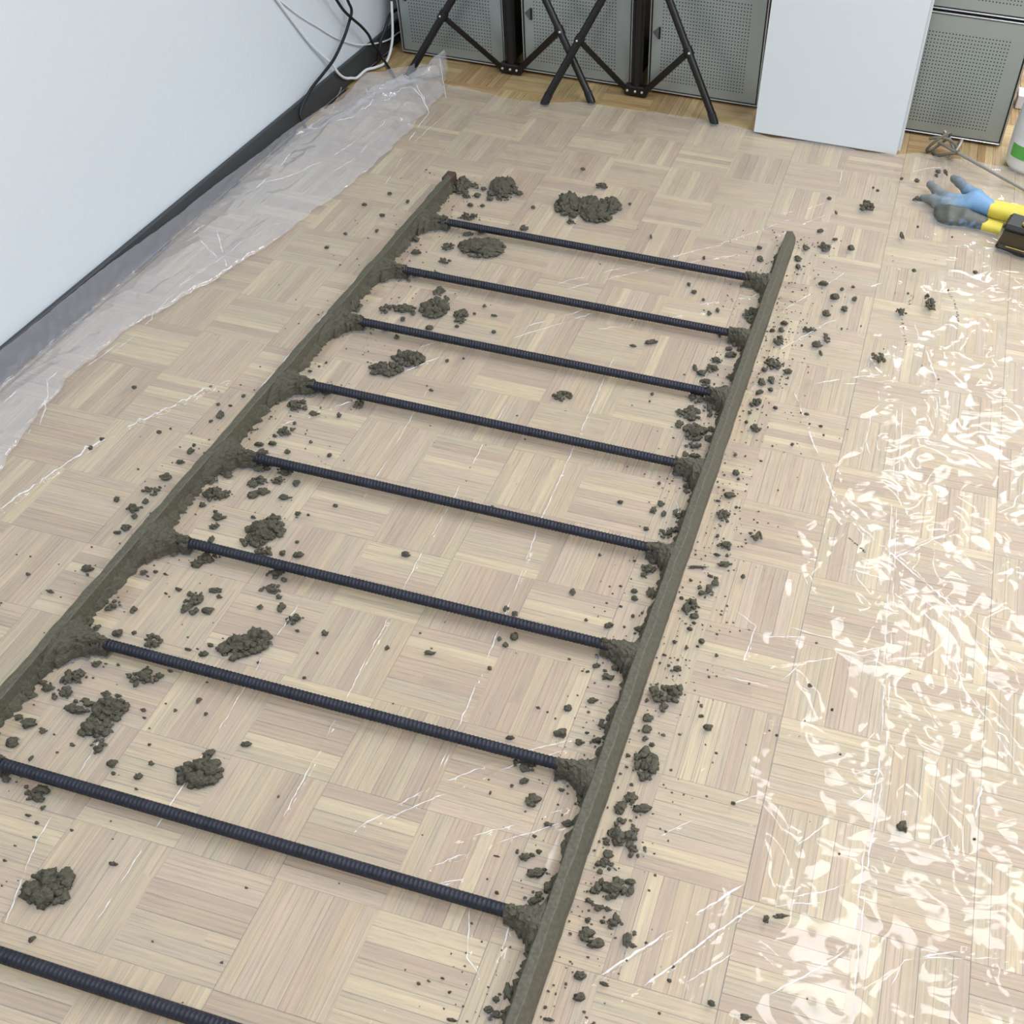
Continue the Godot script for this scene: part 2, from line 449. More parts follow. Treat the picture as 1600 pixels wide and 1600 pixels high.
[0.076,0.129,0.0032,0.0025,0.0037,0.30],
[0.172,-1.194,0.0024,0.0032,0.0033,0.33],
[-0.936,-0.020,0.0035,0.0021,0.0039,0.31],
[-1.312,-0.157,0.0025,0.0029,0.0034,0.32],
[-0.002,0.209,0.0031,0.0023,0.0037,0.30],
[-0.215,0.098,0.0044,0.0016,0.0035,0.30],
[-0.992,0.683,0.0036,0.0019,0.0038,0.29],
[-0.321,-0.093,0.0035,0.0019,0.0038,0.31],
[-0.927,0.502,0.0029,0.0023,0.0036,0.30],
[-0.386,0.720,0.0033,0.0020,0.0038,0.28],
[-1.009,0.725,0.0035,0.0019,0.0037,0.29],
[-0.016,-0.967,0.0023,0.0028,0.0033,0.33],
[-0.399,0.429,0.0019,0.0033,0.0031,0.29],
[-0.328,-0.026,0.0034,0.0018,0.0037,0.31],
[-1.129,0.201,0.0033,0.0019,0.0037,0.31],
[-1.076,0.227,0.0033,0.0018,0.0037,0.30],
[-0.314,0.020,0.0034,0.0018,0.0036,0.30],
[-0.901,0.575,0.0028,0.0021,0.0035,0.29],
[-0.962,0.462,0.0039,0.0015,0.0034,0.30],
[-0.768,0.267,0.0026,0.0022,0.0034,0.30],
[-0.070,0.606,0.0026,0.0022,0.0034,0.29],
[0.312,0.300,0.0029,0.0019,0.0036,0.29],
[-0.328,0.172,0.0027,0.0021,0.0035,0.30],
[-0.165,0.066,0.0033,0.0017,0.0035,0.30],
[-0.353,0.523,0.0046,0.0012,0.0031,0.29],
[-0.949,0.659,0.0027,0.0020,0.0035,0.29],
[-0.343,0.719,0.0025,0.0021,0.0034,0.28],
[-0.364,0.156,0.0032,0.0016,0.0035,0.30],
[-0.359,0.705,0.0034,0.0015,0.0034,0.28],
[-0.954,0.764,0.0026,0.0018,0.0034,0.29],
[-0.087,0.267,0.0030,0.0014,0.0033,0.29],
[-0.113,0.585,0.0026,0.0016,0.0034,0.29],
[0.122,0.383,0.0019,0.0020,0.0030,0.29],
[0.100,0.214,0.0020,0.0014,0.0031,0.29],
[-0.295,0.419,0.0019,0.0013,0.0031,0.29],
[0.110,0.599,0.0017,0.0010,0.0029,0.28],
]
const CREASES := [
[0.0125,-1.471,0.150,-1.423,-0.047,-1.378,-0.150,-1.313,-0.281,-1.280,-0.331],
[0.0055,-0.564,0.543,-0.489,0.448,-0.390,0.360,-0.314,0.307],
[0.0055,-0.536,0.521,-0.474,0.461,-0.384,0.378,-0.317,0.330],
[0.0055,-0.435,0.566,-0.417,0.548,-0.341,0.491,-0.282,0.448],
[0.0055,-0.432,0.527,-0.349,0.472,-0.285,0.425],
[0.0055,-0.702,-0.477,-0.695,0.018,-0.688,0.153,-0.685,0.237,-0.680,0.355,-0.672,0.555],
[0.0055,-0.533,-0.678,-0.523,-0.337,-0.517,-0.120,-0.505,-0.001,-0.490,0.297,-0.487,0.415],
[0.0055,-0.847,0.155,-0.847,0.308,-0.841,0.438,-0.837,0.636,-0.833,0.772],
[0.0055,-1.008,0.457,-0.985,0.687,-0.938,0.827],
[0.0055,0.096,-0.703,0.133,-0.170,0.162,0.211,0.156,0.381,0.162,0.612],
[0.0055,0.107,-0.707,0.143,-0.173,0.171,0.209,0.164,0.378,0.170,0.610],
[0.0095,-0.123,-0.670,0.018,-0.341,0.170,-0.214,0.325,-0.091,0.381,-0.051],
[0.0055,0.074,-0.225,0.199,-0.150,0.321,-0.068],
[0.0065,0.195,-0.126,0.273,-0.053,0.329,0.000,0.382,0.031],
[0.0055,-0.763,-0.885,-0.724,-0.937,-0.559,-1.087,-0.432,-1.202,-0.252,-1.420],
[0.0055,-0.719,-0.897,-0.543,-1.061,-0.347,-1.199],
[0.0055,-0.783,-0.697,-0.637,-0.842,-0.540,-0.918],
[0.0055,-0.772,-0.667,-0.624,-0.827],
[0.0055,-0.641,-0.732,-0.367,-0.921],
[0.0055,-0.973,-0.555,-0.907,-0.618],
[0.0065,-0.951,-0.474,-0.897,-0.556],
[0.0085,-0.989,-0.366,-1.057,-0.297,-1.109,-0.232],
[0.0055,0.038,0.483,0.122,0.437,0.147,0.419],
[0.0055,0.039,0.491,0.107,0.461,0.145,0.435],
[0.0065,0.061,0.607,0.106,0.568,0.151,0.519],
[0.0055,0.063,0.619,0.117,0.578],
[0.0065,0.183,0.563,0.221,0.516,0.288,0.483,0.326,0.463],
[0.0055,0.216,0.549,0.229,0.510,0.357,0.468],
[0.0085,-0.165,0.652,-0.097,0.573,-0.040,0.509,0.028,0.434],
[0.0075,-0.165,0.707,-0.104,0.647,-0.023,0.542,0.021,0.491],
[0.0055,-0.136,0.426,-0.064,0.360,0.005,0.311],
[0.0055,-0.134,0.319,-0.073,0.277],
[0.0065,-0.040,0.072,0.062,0.027,0.135,-0.020,0.134,0.026],
[0.0055,-0.031,-0.201,0.067,-0.181,0.230,-0.184],
[0.0065,0.132,-0.235,0.231,-0.336,0.288,-0.409],
[0.0055,0.158,-0.274,0.197,-0.308,0.319,-0.261],
[0.0065,-0.089,-0.717,0.057,-0.802,0.139,-0.842],
[0.0055,-0.100,-0.697,0.087,-0.788],
[0.0065,0.100,-1.039,0.117,-0.976,0.123,-0.925],
[0.0095,0.140,-0.918,0.170,-0.815,0.183,-0.680],
[0.0055,0.046,-0.657,0.046,-0.548,0.063,-0.512],
[0.0055,-0.191,-0.806,-0.096,-0.958,-0.056,-0.999],
[0.0055,-0.207,-0.976,-0.121,-1.122,-0.083,-1.196],
[0.0055,-0.402,-0.937,-0.292,-1.010,-0.242,-1.080],
[0.0055,-0.321,-1.413,-0.241,-1.460,-0.167,-1.549],
[0.0055,-0.285,-1.314,-0.172,-1.466],
[0.0065,-0.159,-1.620,-0.169,-1.769],
[0.0055,0.022,-1.785,0.109,-1.846],
[0.0055,-0.212,-0.688,-0.234,-0.587,-0.258,-0.387],
[0.0055,-0.301,-0.294,-0.276,-0.246],
[0.0055,-0.436,0.597,-0.381,0.566],
[0.0055,-0.361,0.604,-0.338,0.671,-0.311,0.690],
[0.0055,-0.297,0.659,-0.299,0.605],
[0.0055,-0.388,0.640,-0.388,0.663],
[0.0055,-0.425,0.782,-0.416,0.763],
[0.0065,0.365,0.150,0.322,0.076,0.277,0.023,0.250,-0.067],
[0.0055,0.345,0.156,0.281,0.075],
[0.0085,0.318,0.200,0.311,0.270],
[0.0055,0.249,0.327,0.275,0.303,0.317,0.384],
[0.0055,0.058,0.389,0.156,0.260],
[0.0055,0.105,0.252,0.170,0.215],
[0.0055,-0.108,0.114,-0.021,0.115,0.011,0.050],
[0.0055,-0.116,-0.028,-0.077,-0.003,-0.083,0.079],
[0.0055,-0.083,0.021,0.012,-0.008],
[0.0055,-0.023,-0.019,0.068,-0.011,0.080,-0.000],
[0.0055,-0.049,0.622,0.008,0.561],
[0.0065,-1.217,-0.801,-1.142,-1.011],
[0.0065,-1.210,-0.488,-1.210,-0.786],
[0.0075,-1.213,-0.263,-1.209,-0.500],
[0.0055,-0.883,-0.560,-0.855,-0.060],
]
const HEM_FOLDS := [
[0.0016,-1.707,-1.408,-1.672,-1.556,-1.745,-1.797],
[0.0020,-1.668,-1.410,-1.593,-1.420,-1.525,-1.498,-1.498,-1.636,-1.459,-1.688,-1.409,-1.669,-1.393,-1.517,-1.390,-1.475],
[0.0014,-1.655,-1.745,-1.559,-1.612],
[0.0018,-1.629,-1.760,-1.566,-1.610],
[0.0015,-1.536,-1.775,-1.418,-1.675],
[0.0016,-1.627,-1.096,-1.574,-1.171,-1.525,-1.279,-1.497,-1.380],
[0.0018,-1.633,-1.057,-1.637,-1.199,-1.658,-1.383],
[0.0016,-1.615,-0.839,-1.508,-0.704,-1.619,-0.773],
[0.0020,-1.665,-0.805,-1.654,-0.874],
[0.0020,-1.553,-0.545,-1.539,-0.564],
[0.0018,-1.561,-0.086,-1.615,-0.199,-1.618,-0.244],
[0.0014,-1.565,-0.053,-1.588,-0.152,-1.617,-0.198],
[0.0016,-1.637,-0.071,-1.650,-0.164],
[0.0010,-1.593,-0.252,-1.574,-0.405,-1.554,-0.601,-1.531,-0.757,-1.490,-0.933],
[0.0010,-1.343,-1.218,-1.372,-1.447,-1.360,-1.651],
[0.0012,-1.468,-1.904,-1.400,-1.778],
[0.0008,-1.570,-0.307,-1.555,-0.629,-1.519,-0.856],
[0.0010,-1.466,-1.611,-1.463,-1.310,-1.508,-1.065],
]

const SCRAPES := [[0.072,-1.043,0.080,-0.991,0.096,-0.921], [0.172,-1.196,0.188,-1.140,0.199,-1.087,0.201,-1.032], [0.050,-0.266,0.071,-0.248,0.087,-0.234], [0.088,-1.135,0.082,-1.081]]

# ---------------------------------------------------------------- mesh builder
class MB:
	var v := PackedVector3Array()
	var c := PackedColorArray()
	var uv := PackedVector2Array()
	var ix := PackedInt32Array()
	var col := Color.WHITE
	func vert(p: Vector3, t := Vector2.ZERO) -> int:
		v.append(p)
		c.append(col)
		uv.append(t)
		return v.size() - 1
	func tri(a: int, b: int, d: int) -> void:
		ix.append(a)
		ix.append(b)
		ix.append(d)
	# flat polygon; out says which side is the outside
	func poly(pts: Array, out: Vector3) -> void:
		var n: Vector3 = (pts[2] - pts[0]).cross(pts[1] - pts[0])
		var flip := n.dot(out) < 0.0
		var first := v.size()
		for p in pts:
			vert(p)
		for k in range(1, pts.size() - 1):
			if flip:
				tri(first, first + k + 1, first + k)
			else:
				tri(first, first + k, first + k + 1)
	# rows of a grid of shared vertices, front on the side of (down x right)
	func grid(first: int, rows: int, cols: int, wrap := false, flip := false) -> void:
		for r in rows - 1:
			for k in (cols if wrap else cols - 1):
				var a := first + r * cols + k
				var b := first + r * cols + (k + 1) % cols
				var d := a + cols
				var e := b + cols
				if flip:
					tri(a, d, b)
					tri(b, d, e)
				else:
					tri(a, b, d)
					tri(b, e, d)
	func box(center: Vector3, size: Vector3, bevel := 0.0, turn := Basis.IDENTITY) -> void:
		var h := size / 2.0
		var b: float = minf(bevel, minf(h.x, minf(h.y, h.z)) * 0.95)
		var i := h - Vector3(b, b, b)
		for ax in 3:
			for s in [-1.0, 1.0]:
				var n := Vector3.ZERO
				n[ax] = s
				var u := (ax + 1) % 3
				var w := (ax + 2) % 3
				var pts := []
				for q in [[-1, -1], [1, -1], [1, 1], [-1, 1]]:
					var p := Vector3.ZERO
					p[ax] = s * h[ax]
					p[u] = q[0] * i[u]
					p[w] = q[1] * i[w]
					pts.append(center + turn * p)
				poly(pts, turn * n)
		if b <= 0.0:
			return
		for ax in 3:
			var u := (ax + 1) % 3
			var w := (ax + 2) % 3
			for su in [-1.0, 1.0]:
				for sw in [-1.0, 1.0]:
					var pts := []
					for q in [[-1, 0], [1, 0], [1, 1], [-1, 1]]:
						var p := Vector3.ZERO
						p[ax] = q[0] * i[ax]
						p[u] = su * (h[u] if q[1] == 0 else i[u])
						p[w] = sw * (i[w] if q[1] == 0 else h[w])
						pts.append(center + turn * p)
					var n := Vector3.ZERO
					n[u] = su
					n[w] = sw
					poly(pts, turn * n)
		for sx in [-1.0, 1.0]:
			for sy in [-1.0, 1.0]:
				for sz in [-1.0, 1.0]:
					var s := Vector3(sx, sy, sz)
					poly([center + turn * (s * Vector3(h.x, i.y, i.z)), center + turn * (s * Vector3(i.x, h.y, i.z)), center + turn * (s * Vector3(i.x, i.y, h.z))], turn * s)
	# round tube through points; radii one number or one for each point
	func tube(pts: Array, radii, sides := 10, caps := true, squash := 1.0) -> void:
		var first := v.size()
		var n := pts.size()
		var dir: Vector3 = (pts[1] - pts[0]).normalized()
		var side := dir.cross(Vector3.UP if absf(dir.y) < 0.9 else Vector3.RIGHT).normalized()
		for k in n:
			var a: Vector3 = pts[maxi(k - 1, 0)]
			var b: Vector3 = pts[mini(k + 1, n - 1)]
			dir = (b - a).normalized()
			side = (side - dir * side.dot(dir)).normalized()
			var up := side.cross(dir)
			var r: float = radii[k] if radii is Array else radii
			for q in sides:
				var ang := TAU * q / sides
				vert(pts[k] + side * cos(ang) * r + up * sin(ang) * r * squash)
		grid(first, n, sides, true, true)
		if caps:
			for e in [0, n - 1]:
				var ring := []
				for q in sides:
					ring.append(v[first + e * sides + q])
				poly(ring, (pts[0] - pts[1]) if e == 0 else (pts[n - 1] - pts[n - 2]))
	func lathe(profile: Array, seg: int, at: Vector3) -> void:
		var first := v.size()
		for p in profile:
			for q in seg:
				var ang := TAU * q / seg
				vert(at + Vector3(cos(ang) * p.x, p.y, sin(ang) * p.x))
		grid(first, profile.size(), seg, true, true)
	func blob(at: Vector3, r: Vector3, rough: float, noise: FastNoiseLite, freq: float, seg := 8, rings := 5) -> void:
		var first := v.size()
		var top := vert(at)
		for a in range(1, rings):
			for q in seg:
				vert(at)
		var bot := vert(at)
		for k in range(first, v.size()):
			var d: Vector3
			if k == top:
				d = Vector3.UP
			elif k == bot:
				d = Vector3.DOWN
			else:
				var m := k - first - 1
				var th := PI * (1 + m / seg) / rings
				var ph := TAU * ((m % seg) + 0.5 * ((m / seg) % 2)) / seg
				d = Vector3(sin(th) * cos(ph), cos(th), sin(th) * sin(ph))
			var s := 1.0 + rough * noise.get_noise_3dv((at + d * r) * freq)
			v[k] = at + d * r * s
		for q in seg:
			tri(top, first + 1 + (q + 1) % seg, first + 1 + q)
			tri(bot, bot - seg + q, bot - seg + (q + 1) % seg)
		for a in rings - 2:
			for q in seg:
				var e := first + 1 + a * seg + q
				var f := first + 1 + a * seg + (q + 1) % seg
				tri(e, f, e + seg)
				tri(f, f + seg, e + seg)
	func mesh() -> ArrayMesh:
		var n := PackedVector3Array()
		n.resize(v.size())
		for k in range(0, ix.size(), 3):
			var a := ix[k]
			var b := ix[k + 1]
			var d := ix[k + 2]
			var w := (v[d] - v[a]).cross(v[b] - v[a])
			n[a] += w
			n[b] += w
			n[d] += w
		for k in n.size():
			n[k] = n[k].normalized() if n[k].length_squared() > 1e-24 else Vector3.UP
		var arr := []
		arr.resize(Mesh.ARRAY_MAX)
		arr[Mesh.ARRAY_VERTEX] = v
		arr[Mesh.ARRAY_NORMAL] = n
		arr[Mesh.ARRAY_COLOR] = c
		arr[Mesh.ARRAY_TEX_UV] = uv
		arr[Mesh.ARRAY_INDEX] = ix
		var m := ArrayMesh.new()
		m.add_surface_from_arrays(Mesh.PRIMITIVE_TRIANGLES, arr)
		return m

# ---------------------------------------------------------------- scene helpers
var taken := {}
var M := {}
var rng := RandomNumberGenerator.new()
var nz := FastNoiseLite.new()
var nz2 := FastNoiseLite.new()
var nridge := FastNoiseLite.new()
var ntear := FastNoiseLite.new()

func numbered(called: String) -> String:
	var k: int = taken.get(called, 0)
	taken[called] = k + 1
	return called if k == 0 else "%s_%03d" % [called, k]

func tag(o: Node3D, label: String, category: String, group := "", kind := "") -> Node3D:
	if label: o.set_meta("label", label)
	if category: o.set_meta("category", category)
	if group: o.set_meta("group", group)
	if kind: o.set_meta("kind", kind)
	return o

func thing(called: String, label: String, category: String, at := Vector3.ZERO, group := "") -> Node3D:
	var o := Node3D.new()
	o.name = numbered(called)
	add_child(o)
	o.position = at
	return tag(o, label, category, group)

# one named mesh under parent (root: gets a number of its own)
func put(called: String, m: Mesh, mat: Material, parent: Node3D = null) -> MeshInstance3D:
	var o := MeshInstance3D.new()
	o.mesh = m
	o.material_override = mat
	if parent == null or parent == self:
		o.name = numbered(called)
		add_child(o)
	else:
		o.name = called
		parent.add_child(o, true)
	return o

func struct(called: String, m: Mesh, mat: Material) -> MeshInstance3D:
	var o := put(called, m, mat)
	o.set_meta("kind", "structure")
	return o

func box_mesh(center: Vector3, size: Vector3, bevel := 0.0) -> ArrayMesh:
	var b := MB.new()
	b.box(center, size, bevel)
	return b.mesh()

func noise(seed_: int, freq: float, type := FastNoiseLite.TYPE_SIMPLEX_SMOOTH, octaves := 3) -> FastNoiseLite:
	var n := FastNoiseLite.new()
	n.seed = seed_
	n.frequency = freq
	n.noise_type = type
	n.fractal_octaves = octaves
	return n

func noise_tex(seed_: int, freq: float, lo: Color, hi: Color, size := 256, octaves := 4) -> NoiseTexture2D:
	var t := NoiseTexture2D.new()
	t.width = size
	t.height = size
	t.seamless = true
	t.noise = noise(seed_, freq, FastNoiseLite.TYPE_SIMPLEX_SMOOTH, octaves)
	var g := Gradient.new()
	g.set_color(0, lo)
	g.set_color(1, hi)
	t.color_ramp = g
	return t

func mat(called: String, color: Color, rough := 0.6, metal := 0.0) -> StandardMaterial3D:
	var m := StandardMaterial3D.new()
	m.resource_name = called
	m.albedo_color = color
	m.roughness = rough
	m.metallic = metal
	M[called] = m
	return m

func c8(r: float, g: float, b: float) -> Color:
	return Color(r / 255.0, g / 255.0, b / 255.0)

func sstep(a: float, b: float, x: float) -> float:
	return smoothstep(a, b, x)

# ---------------------------------------------------------------- main
func _ready() -> void:
	rng.seed = 7
	nz = noise(3, 1.0)
	nz2 = noise(11, 1.0, FastNoiseLite.TYPE_SIMPLEX, 1)
	nridge = noise(23, 1.0, FastNoiseLite.TYPE_SIMPLEX, 1)
	ntear = noise(71, 110.0, FastNoiseLite.TYPE_SIMPLEX, 3)
	camera_and_light()
	materials()
	room()
	parquet()
	plastic()
	ladder()
	lumps()
	lockers()
	boards()
	tripods()
	cables()
	tools()

func camera_and_light() -> void:
	var cam := Camera3D.new()
	cam.name = "camera"
	cam.projection = Camera3D.PROJECTION_FRUSTUM
	cam.near = 0.05
	cam.far = 60.0
	cam.size = 0.05 * 1600.0 / 1622.139
	cam.frustum_offset = Vector2(-206.691, 53.732) * 0.05 / 1622.139
	add_child(cam)
	cam.position = Vector3(-0.01679, 1.40186, 1.15956)
	cam.rotation = Vector3(-0.811098, 0.225530, 0.059867)
	cam.current = true
	var we := WorldEnvironment.new()
	we.name = "environment"
	var e := Environment.new()
	e.background_mode = Environment.BG_COLOR
	e.background_color = Color(0.02, 0.02, 0.02)
	e.tonemap_mode = Environment.TONE_MAPPER_LINEAR
	e.tonemap_exposure = 0.73
	e.sdfgi_enabled = true
	e.ssao_enabled = true
	e.ssil_enabled = true
	we.environment = e
	add_child(we)

const LAMP_ENERGY := 4.6
const CEIL_Y := 2.9

func ceiling_lamps() -> void:
	var frame := MB.new()
	frame.box(Vector3(0, -0.02, 0), Vector3(0.64, 0.04, 1.24), 0.004)
	var fm := frame.mesh()
	var glow := MB.new()
	glow.box(Vector3(0, -0.042, 0), Vector3(0.6, 0.006, 1.2), 0.001)
	var gm := glow.mesh()
	for at in LAMPS:
			var t := thing("ceiling_lamp", "white surface-mounted ceiling lamp with a long frosted diffuser", "lamp", Vector3(at[0], CEIL_Y, at[1]), "ceiling lamps in rows")
			put("lamp_housing", fm, M.lamp_white, t)
			put("lamp_diffuser", gm, M.lamp_glow, t)
			var l := AreaLight3D.new()
			l.name = "lamp_light"
			l.area_size = Vector2(0.6, 1.2)
			l.light_energy = LAMP_ENERGY
			l.light_color = c8(247, 250, 255)
			l.area_range = 14.0
			l.shadow_enabled = true
			t.add_child(l, true)
			l.position = Vector3(0, -0.05, 0)
			l.rotation_degrees = Vector3(-90, 0, 0)

const LAMPS := [[0.7, -4.2], [0.7, -2.4], [0.7, -0.6], [2.6, -4.2], [2.6, -2.4], [2.6, -0.6], [-0.5, 1.3], [2.0, 1.6], [4.2, -1.5]]

func materials() -> void:
	mat("lamp_white", c8(235, 235, 235), 0.5)
	var lg := mat("lamp_glow", c8(250, 250, 250), 0.4)
	lg.emission_enabled = true
	lg.emission = c8(247, 250, 255)
	lg.emission_energy_multiplier = 1.0
	var w := mat("wall_paint", c8(216, 226, 235), 0.75)
	w.heightmap_enabled = true
	w.heightmap_texture = noise_tex(5, 0.06, Color.BLACK, Color.WHITE, 256, 3)
	w.heightmap_scale = 0.06
	w.uv1_triplanar = true
	w.uv1_scale = Vector3(3, 3, 3)
	mat("ceiling_paint", c8(235, 236, 236), 0.9)
	mat("baseboard_dark", c8(56, 60, 64), 0.45)
	mat("subfloor", c8(70, 54, 38), 0.9)
	mat("floor_plain", c8(196, 168, 128), 0.5)
	# one wood material for every strip: grain rows in the texture, tone from the strip's own vertex colour
	var im := Image.create(512, 512, false, Image.FORMAT_RGB8)
	var g1 := noise(41, 1.0, FastNoiseLite.TYPE_SIMPLEX_SMOOTH, 2)
	for y in 512:
		var row := y / 32
		for x in 512:
			var a := g1.get_noise_3d(x * 0.003, y * 0.16, row * 17.0)
			var b := g1.get_noise_3d(x * 0.007, y * 0.85, row * 31.0 + 5.0)
			var d := g1.get_noise_3d(x * 0.03, y * 1.5, row * 11.0 + 80.0)
			var k := 0.9 + 0.1 * a + 0.065 * b + 0.035 * d
			if b < -0.3:
				k -= 0.16 * (-0.3 - b) / 0.3
			k = clampf(k, 0.5, 1.0)
			im.set_pixel(x, y, Color(k, k - 0.006 - 0.012 * a, k - 0.045 - 0.03 * a))
	var wood := mat("parquet_wood", Color.WHITE, 0.5)
	wood.albedo_texture = ImageTexture.create_from_image(im)
	wood.vertex_color_use_as_albedo = true
	# plastic film
	var film := mat("plastic_film", Color(0.93, 0.95, 0.98, 0.185), 0.11)
	film.transparency = BaseMaterial3D.TRANSPARENCY_ALPHA
	film.metallic_specular = 0.37
	film.cull_mode = BaseMaterial3D.CULL_DISABLED
	var milky := mat("plastic_film_doubled", Color(0.93, 0.95, 1.0, 0.22), 0.13)
	milky.transparency = BaseMaterial3D.TRANSPARENCY_ALPHA
	milky.metallic_specular = 0.62
	milky.cull_mode = BaseMaterial3D.CULL_DISABLED
	var pinch := mat("plastic_film_pinched", Color(0.96, 0.97, 1.0, 0.62), 0.15)
	pinch.transparency = BaseMaterial3D.TRANSPARENCY_ALPHA
	pinch.cull_mode = BaseMaterial3D.CULL_DISABLED
	# mortar
	var mo := mat("mortar", c8(99, 97, 85), 0.85)
	mo.albedo_texture = noise_tex(8, 0.05, c8(190, 186, 176), c8(255, 255, 252), 256, 5)
	mo.uv1_triplanar = true
	mo.uv1_world_triplanar = true
	mo.uv1_scale = Vector3(9, 9, 9)
	mo.heightmap_enabled = true
	mo.heightmap_texture = noise_tex(9, 0.12, Color.BLACK, Color.WHITE, 256, 4)
	mo.heightmap_scale = 0.2
	var mr: StandardMaterial3D = mo.duplicate()   # the same mortar, trowelled flat: no relief
	mr.heightmap_enabled = false
	mr.roughness = 0.6
	M["mortar_smooth"] = mr
	var ru := mat("rust", c8(100, 80, 68), 0.8)
	ru.albedo_texture = noise_tex(13, 0.08, c8(150, 140, 130), c8(255, 250, 245), 128, 4)
	ru.uv1_triplanar = true
	ru.uv1_scale = Vector3(14, 14, 14)
	var st := mat("rebar_steel", c8(56, 60, 72), 0.48, 0.45)
	st.albedo_texture = noise_tex(17, 0.04, c8(170, 170, 175), Color.WHITE, 128, 4)
	st.uv1_triplanar = true
	st.uv1_scale = Vector3(7, 7, 7)
	# lockers
	var al := mat("brushed_aluminium", c8(170, 181, 182), 0.38, 0.5)
	al.roughness_texture = noise_tex(19, 0.02, c8(190, 190, 190), Color.WHITE, 128, 3)
	al.uv1_triplanar = true
	al.uv1_scale = Vector3(2, 2, 2)
	mat("trim_aluminium", c8(205, 208, 215), 0.3, 0.8)
	mat("black_frame", c8(18, 19, 22), 0.4)
	mat("hole_dark", c8(26, 30, 38), 0.8)
	mat("pull_grey", c8(130, 132, 134), 0.45, 0.3)
	mat("board_white", c8(216, 225, 231), 0.55)
	mat("black_tube", c8(22, 20, 22), 0.35, 0.1)
	mat("bolt_chrome", c8(225, 225, 225), 0.3, 0.6)
	mat("cable_black", c8(20, 22, 28), 0.5)
	mat("cable_white", c8(232, 238, 243), 0.5)
	var gv := mat("glove_rubber", Color.WHITE, 0.5)
	gv.vertex_color_use_as_albedo = true
	mat("glove_cuff", c8(206, 193, 76), 0.65)
	mat("steel_dull", c8(158, 156, 150), 0.45, 0.4)
	var md: StandardMaterial3D = M.steel_dull.duplicate()
	md.albedo_color = c8(112, 108, 94)
	md.metallic = 0.0
	md.roughness = 0.8
	M["steel_caked"] = md
	mat("battery_black", c8(26, 24, 22), 0.4)
	mat("battery_olive", c8(70, 62, 42), 0.5)
	mat("tool_yellow", c8(226, 190, 90), 0.5)
	var jug := mat("jug_plastic", c8(226, 230, 230), 0.4)
	jug.subsurf_scatter_enabled = true
	jug.subsurf_scatter_strength = 0.3
	mat("label_green", c8(92, 176, 82), 0.6)
	mat("label_white", c8(232, 234, 238), 0.6)
	mat("box_white", c8(222, 222, 228), 0.6)

func room() -> void:
	var x0 := WALL_X
	struct("floor", box_mesh(Vector3(2.1, -0.06, -0.6), Vector3(7.9, 0.1, 9.4)), M.subfloor)
	struct("wall_left", box_mesh(Vector3(x0 - 0.06, 1.42, -0.6), Vector3(0.12, 3.0, 9.4)), M.wall_paint)
	struct("wall_right", box_mesh(Vector3(6.06, 1.42, -0.6), Vector3(0.12, 3.0, 9.4)), M.wall_paint)
	struct("wall_back", box_mesh(Vector3(2.1, 1.42, -5.24), Vector3(7.9, 3.0, 0.12)), M.wall_paint)
	struct("wall_front", box_mesh(Vector3(2.1, 1.42, 4.04), Vector3(7.9, 3.0, 0.12)), M.wall_paint)
	struct("ceiling", box_mesh(Vector3(2.1, CEIL_Y + 0.05, -0.6), Vector3(7.9, 0.1, 9.4)), M.ceiling_paint)
	struct("baseboard_left", box_mesh(Vector3(x0 + 0.006, 0.0335, -0.6), Vector3(0.012, 0.065, 9.2), 0.002), M.baseboard_dark)
	ceiling_lamps()

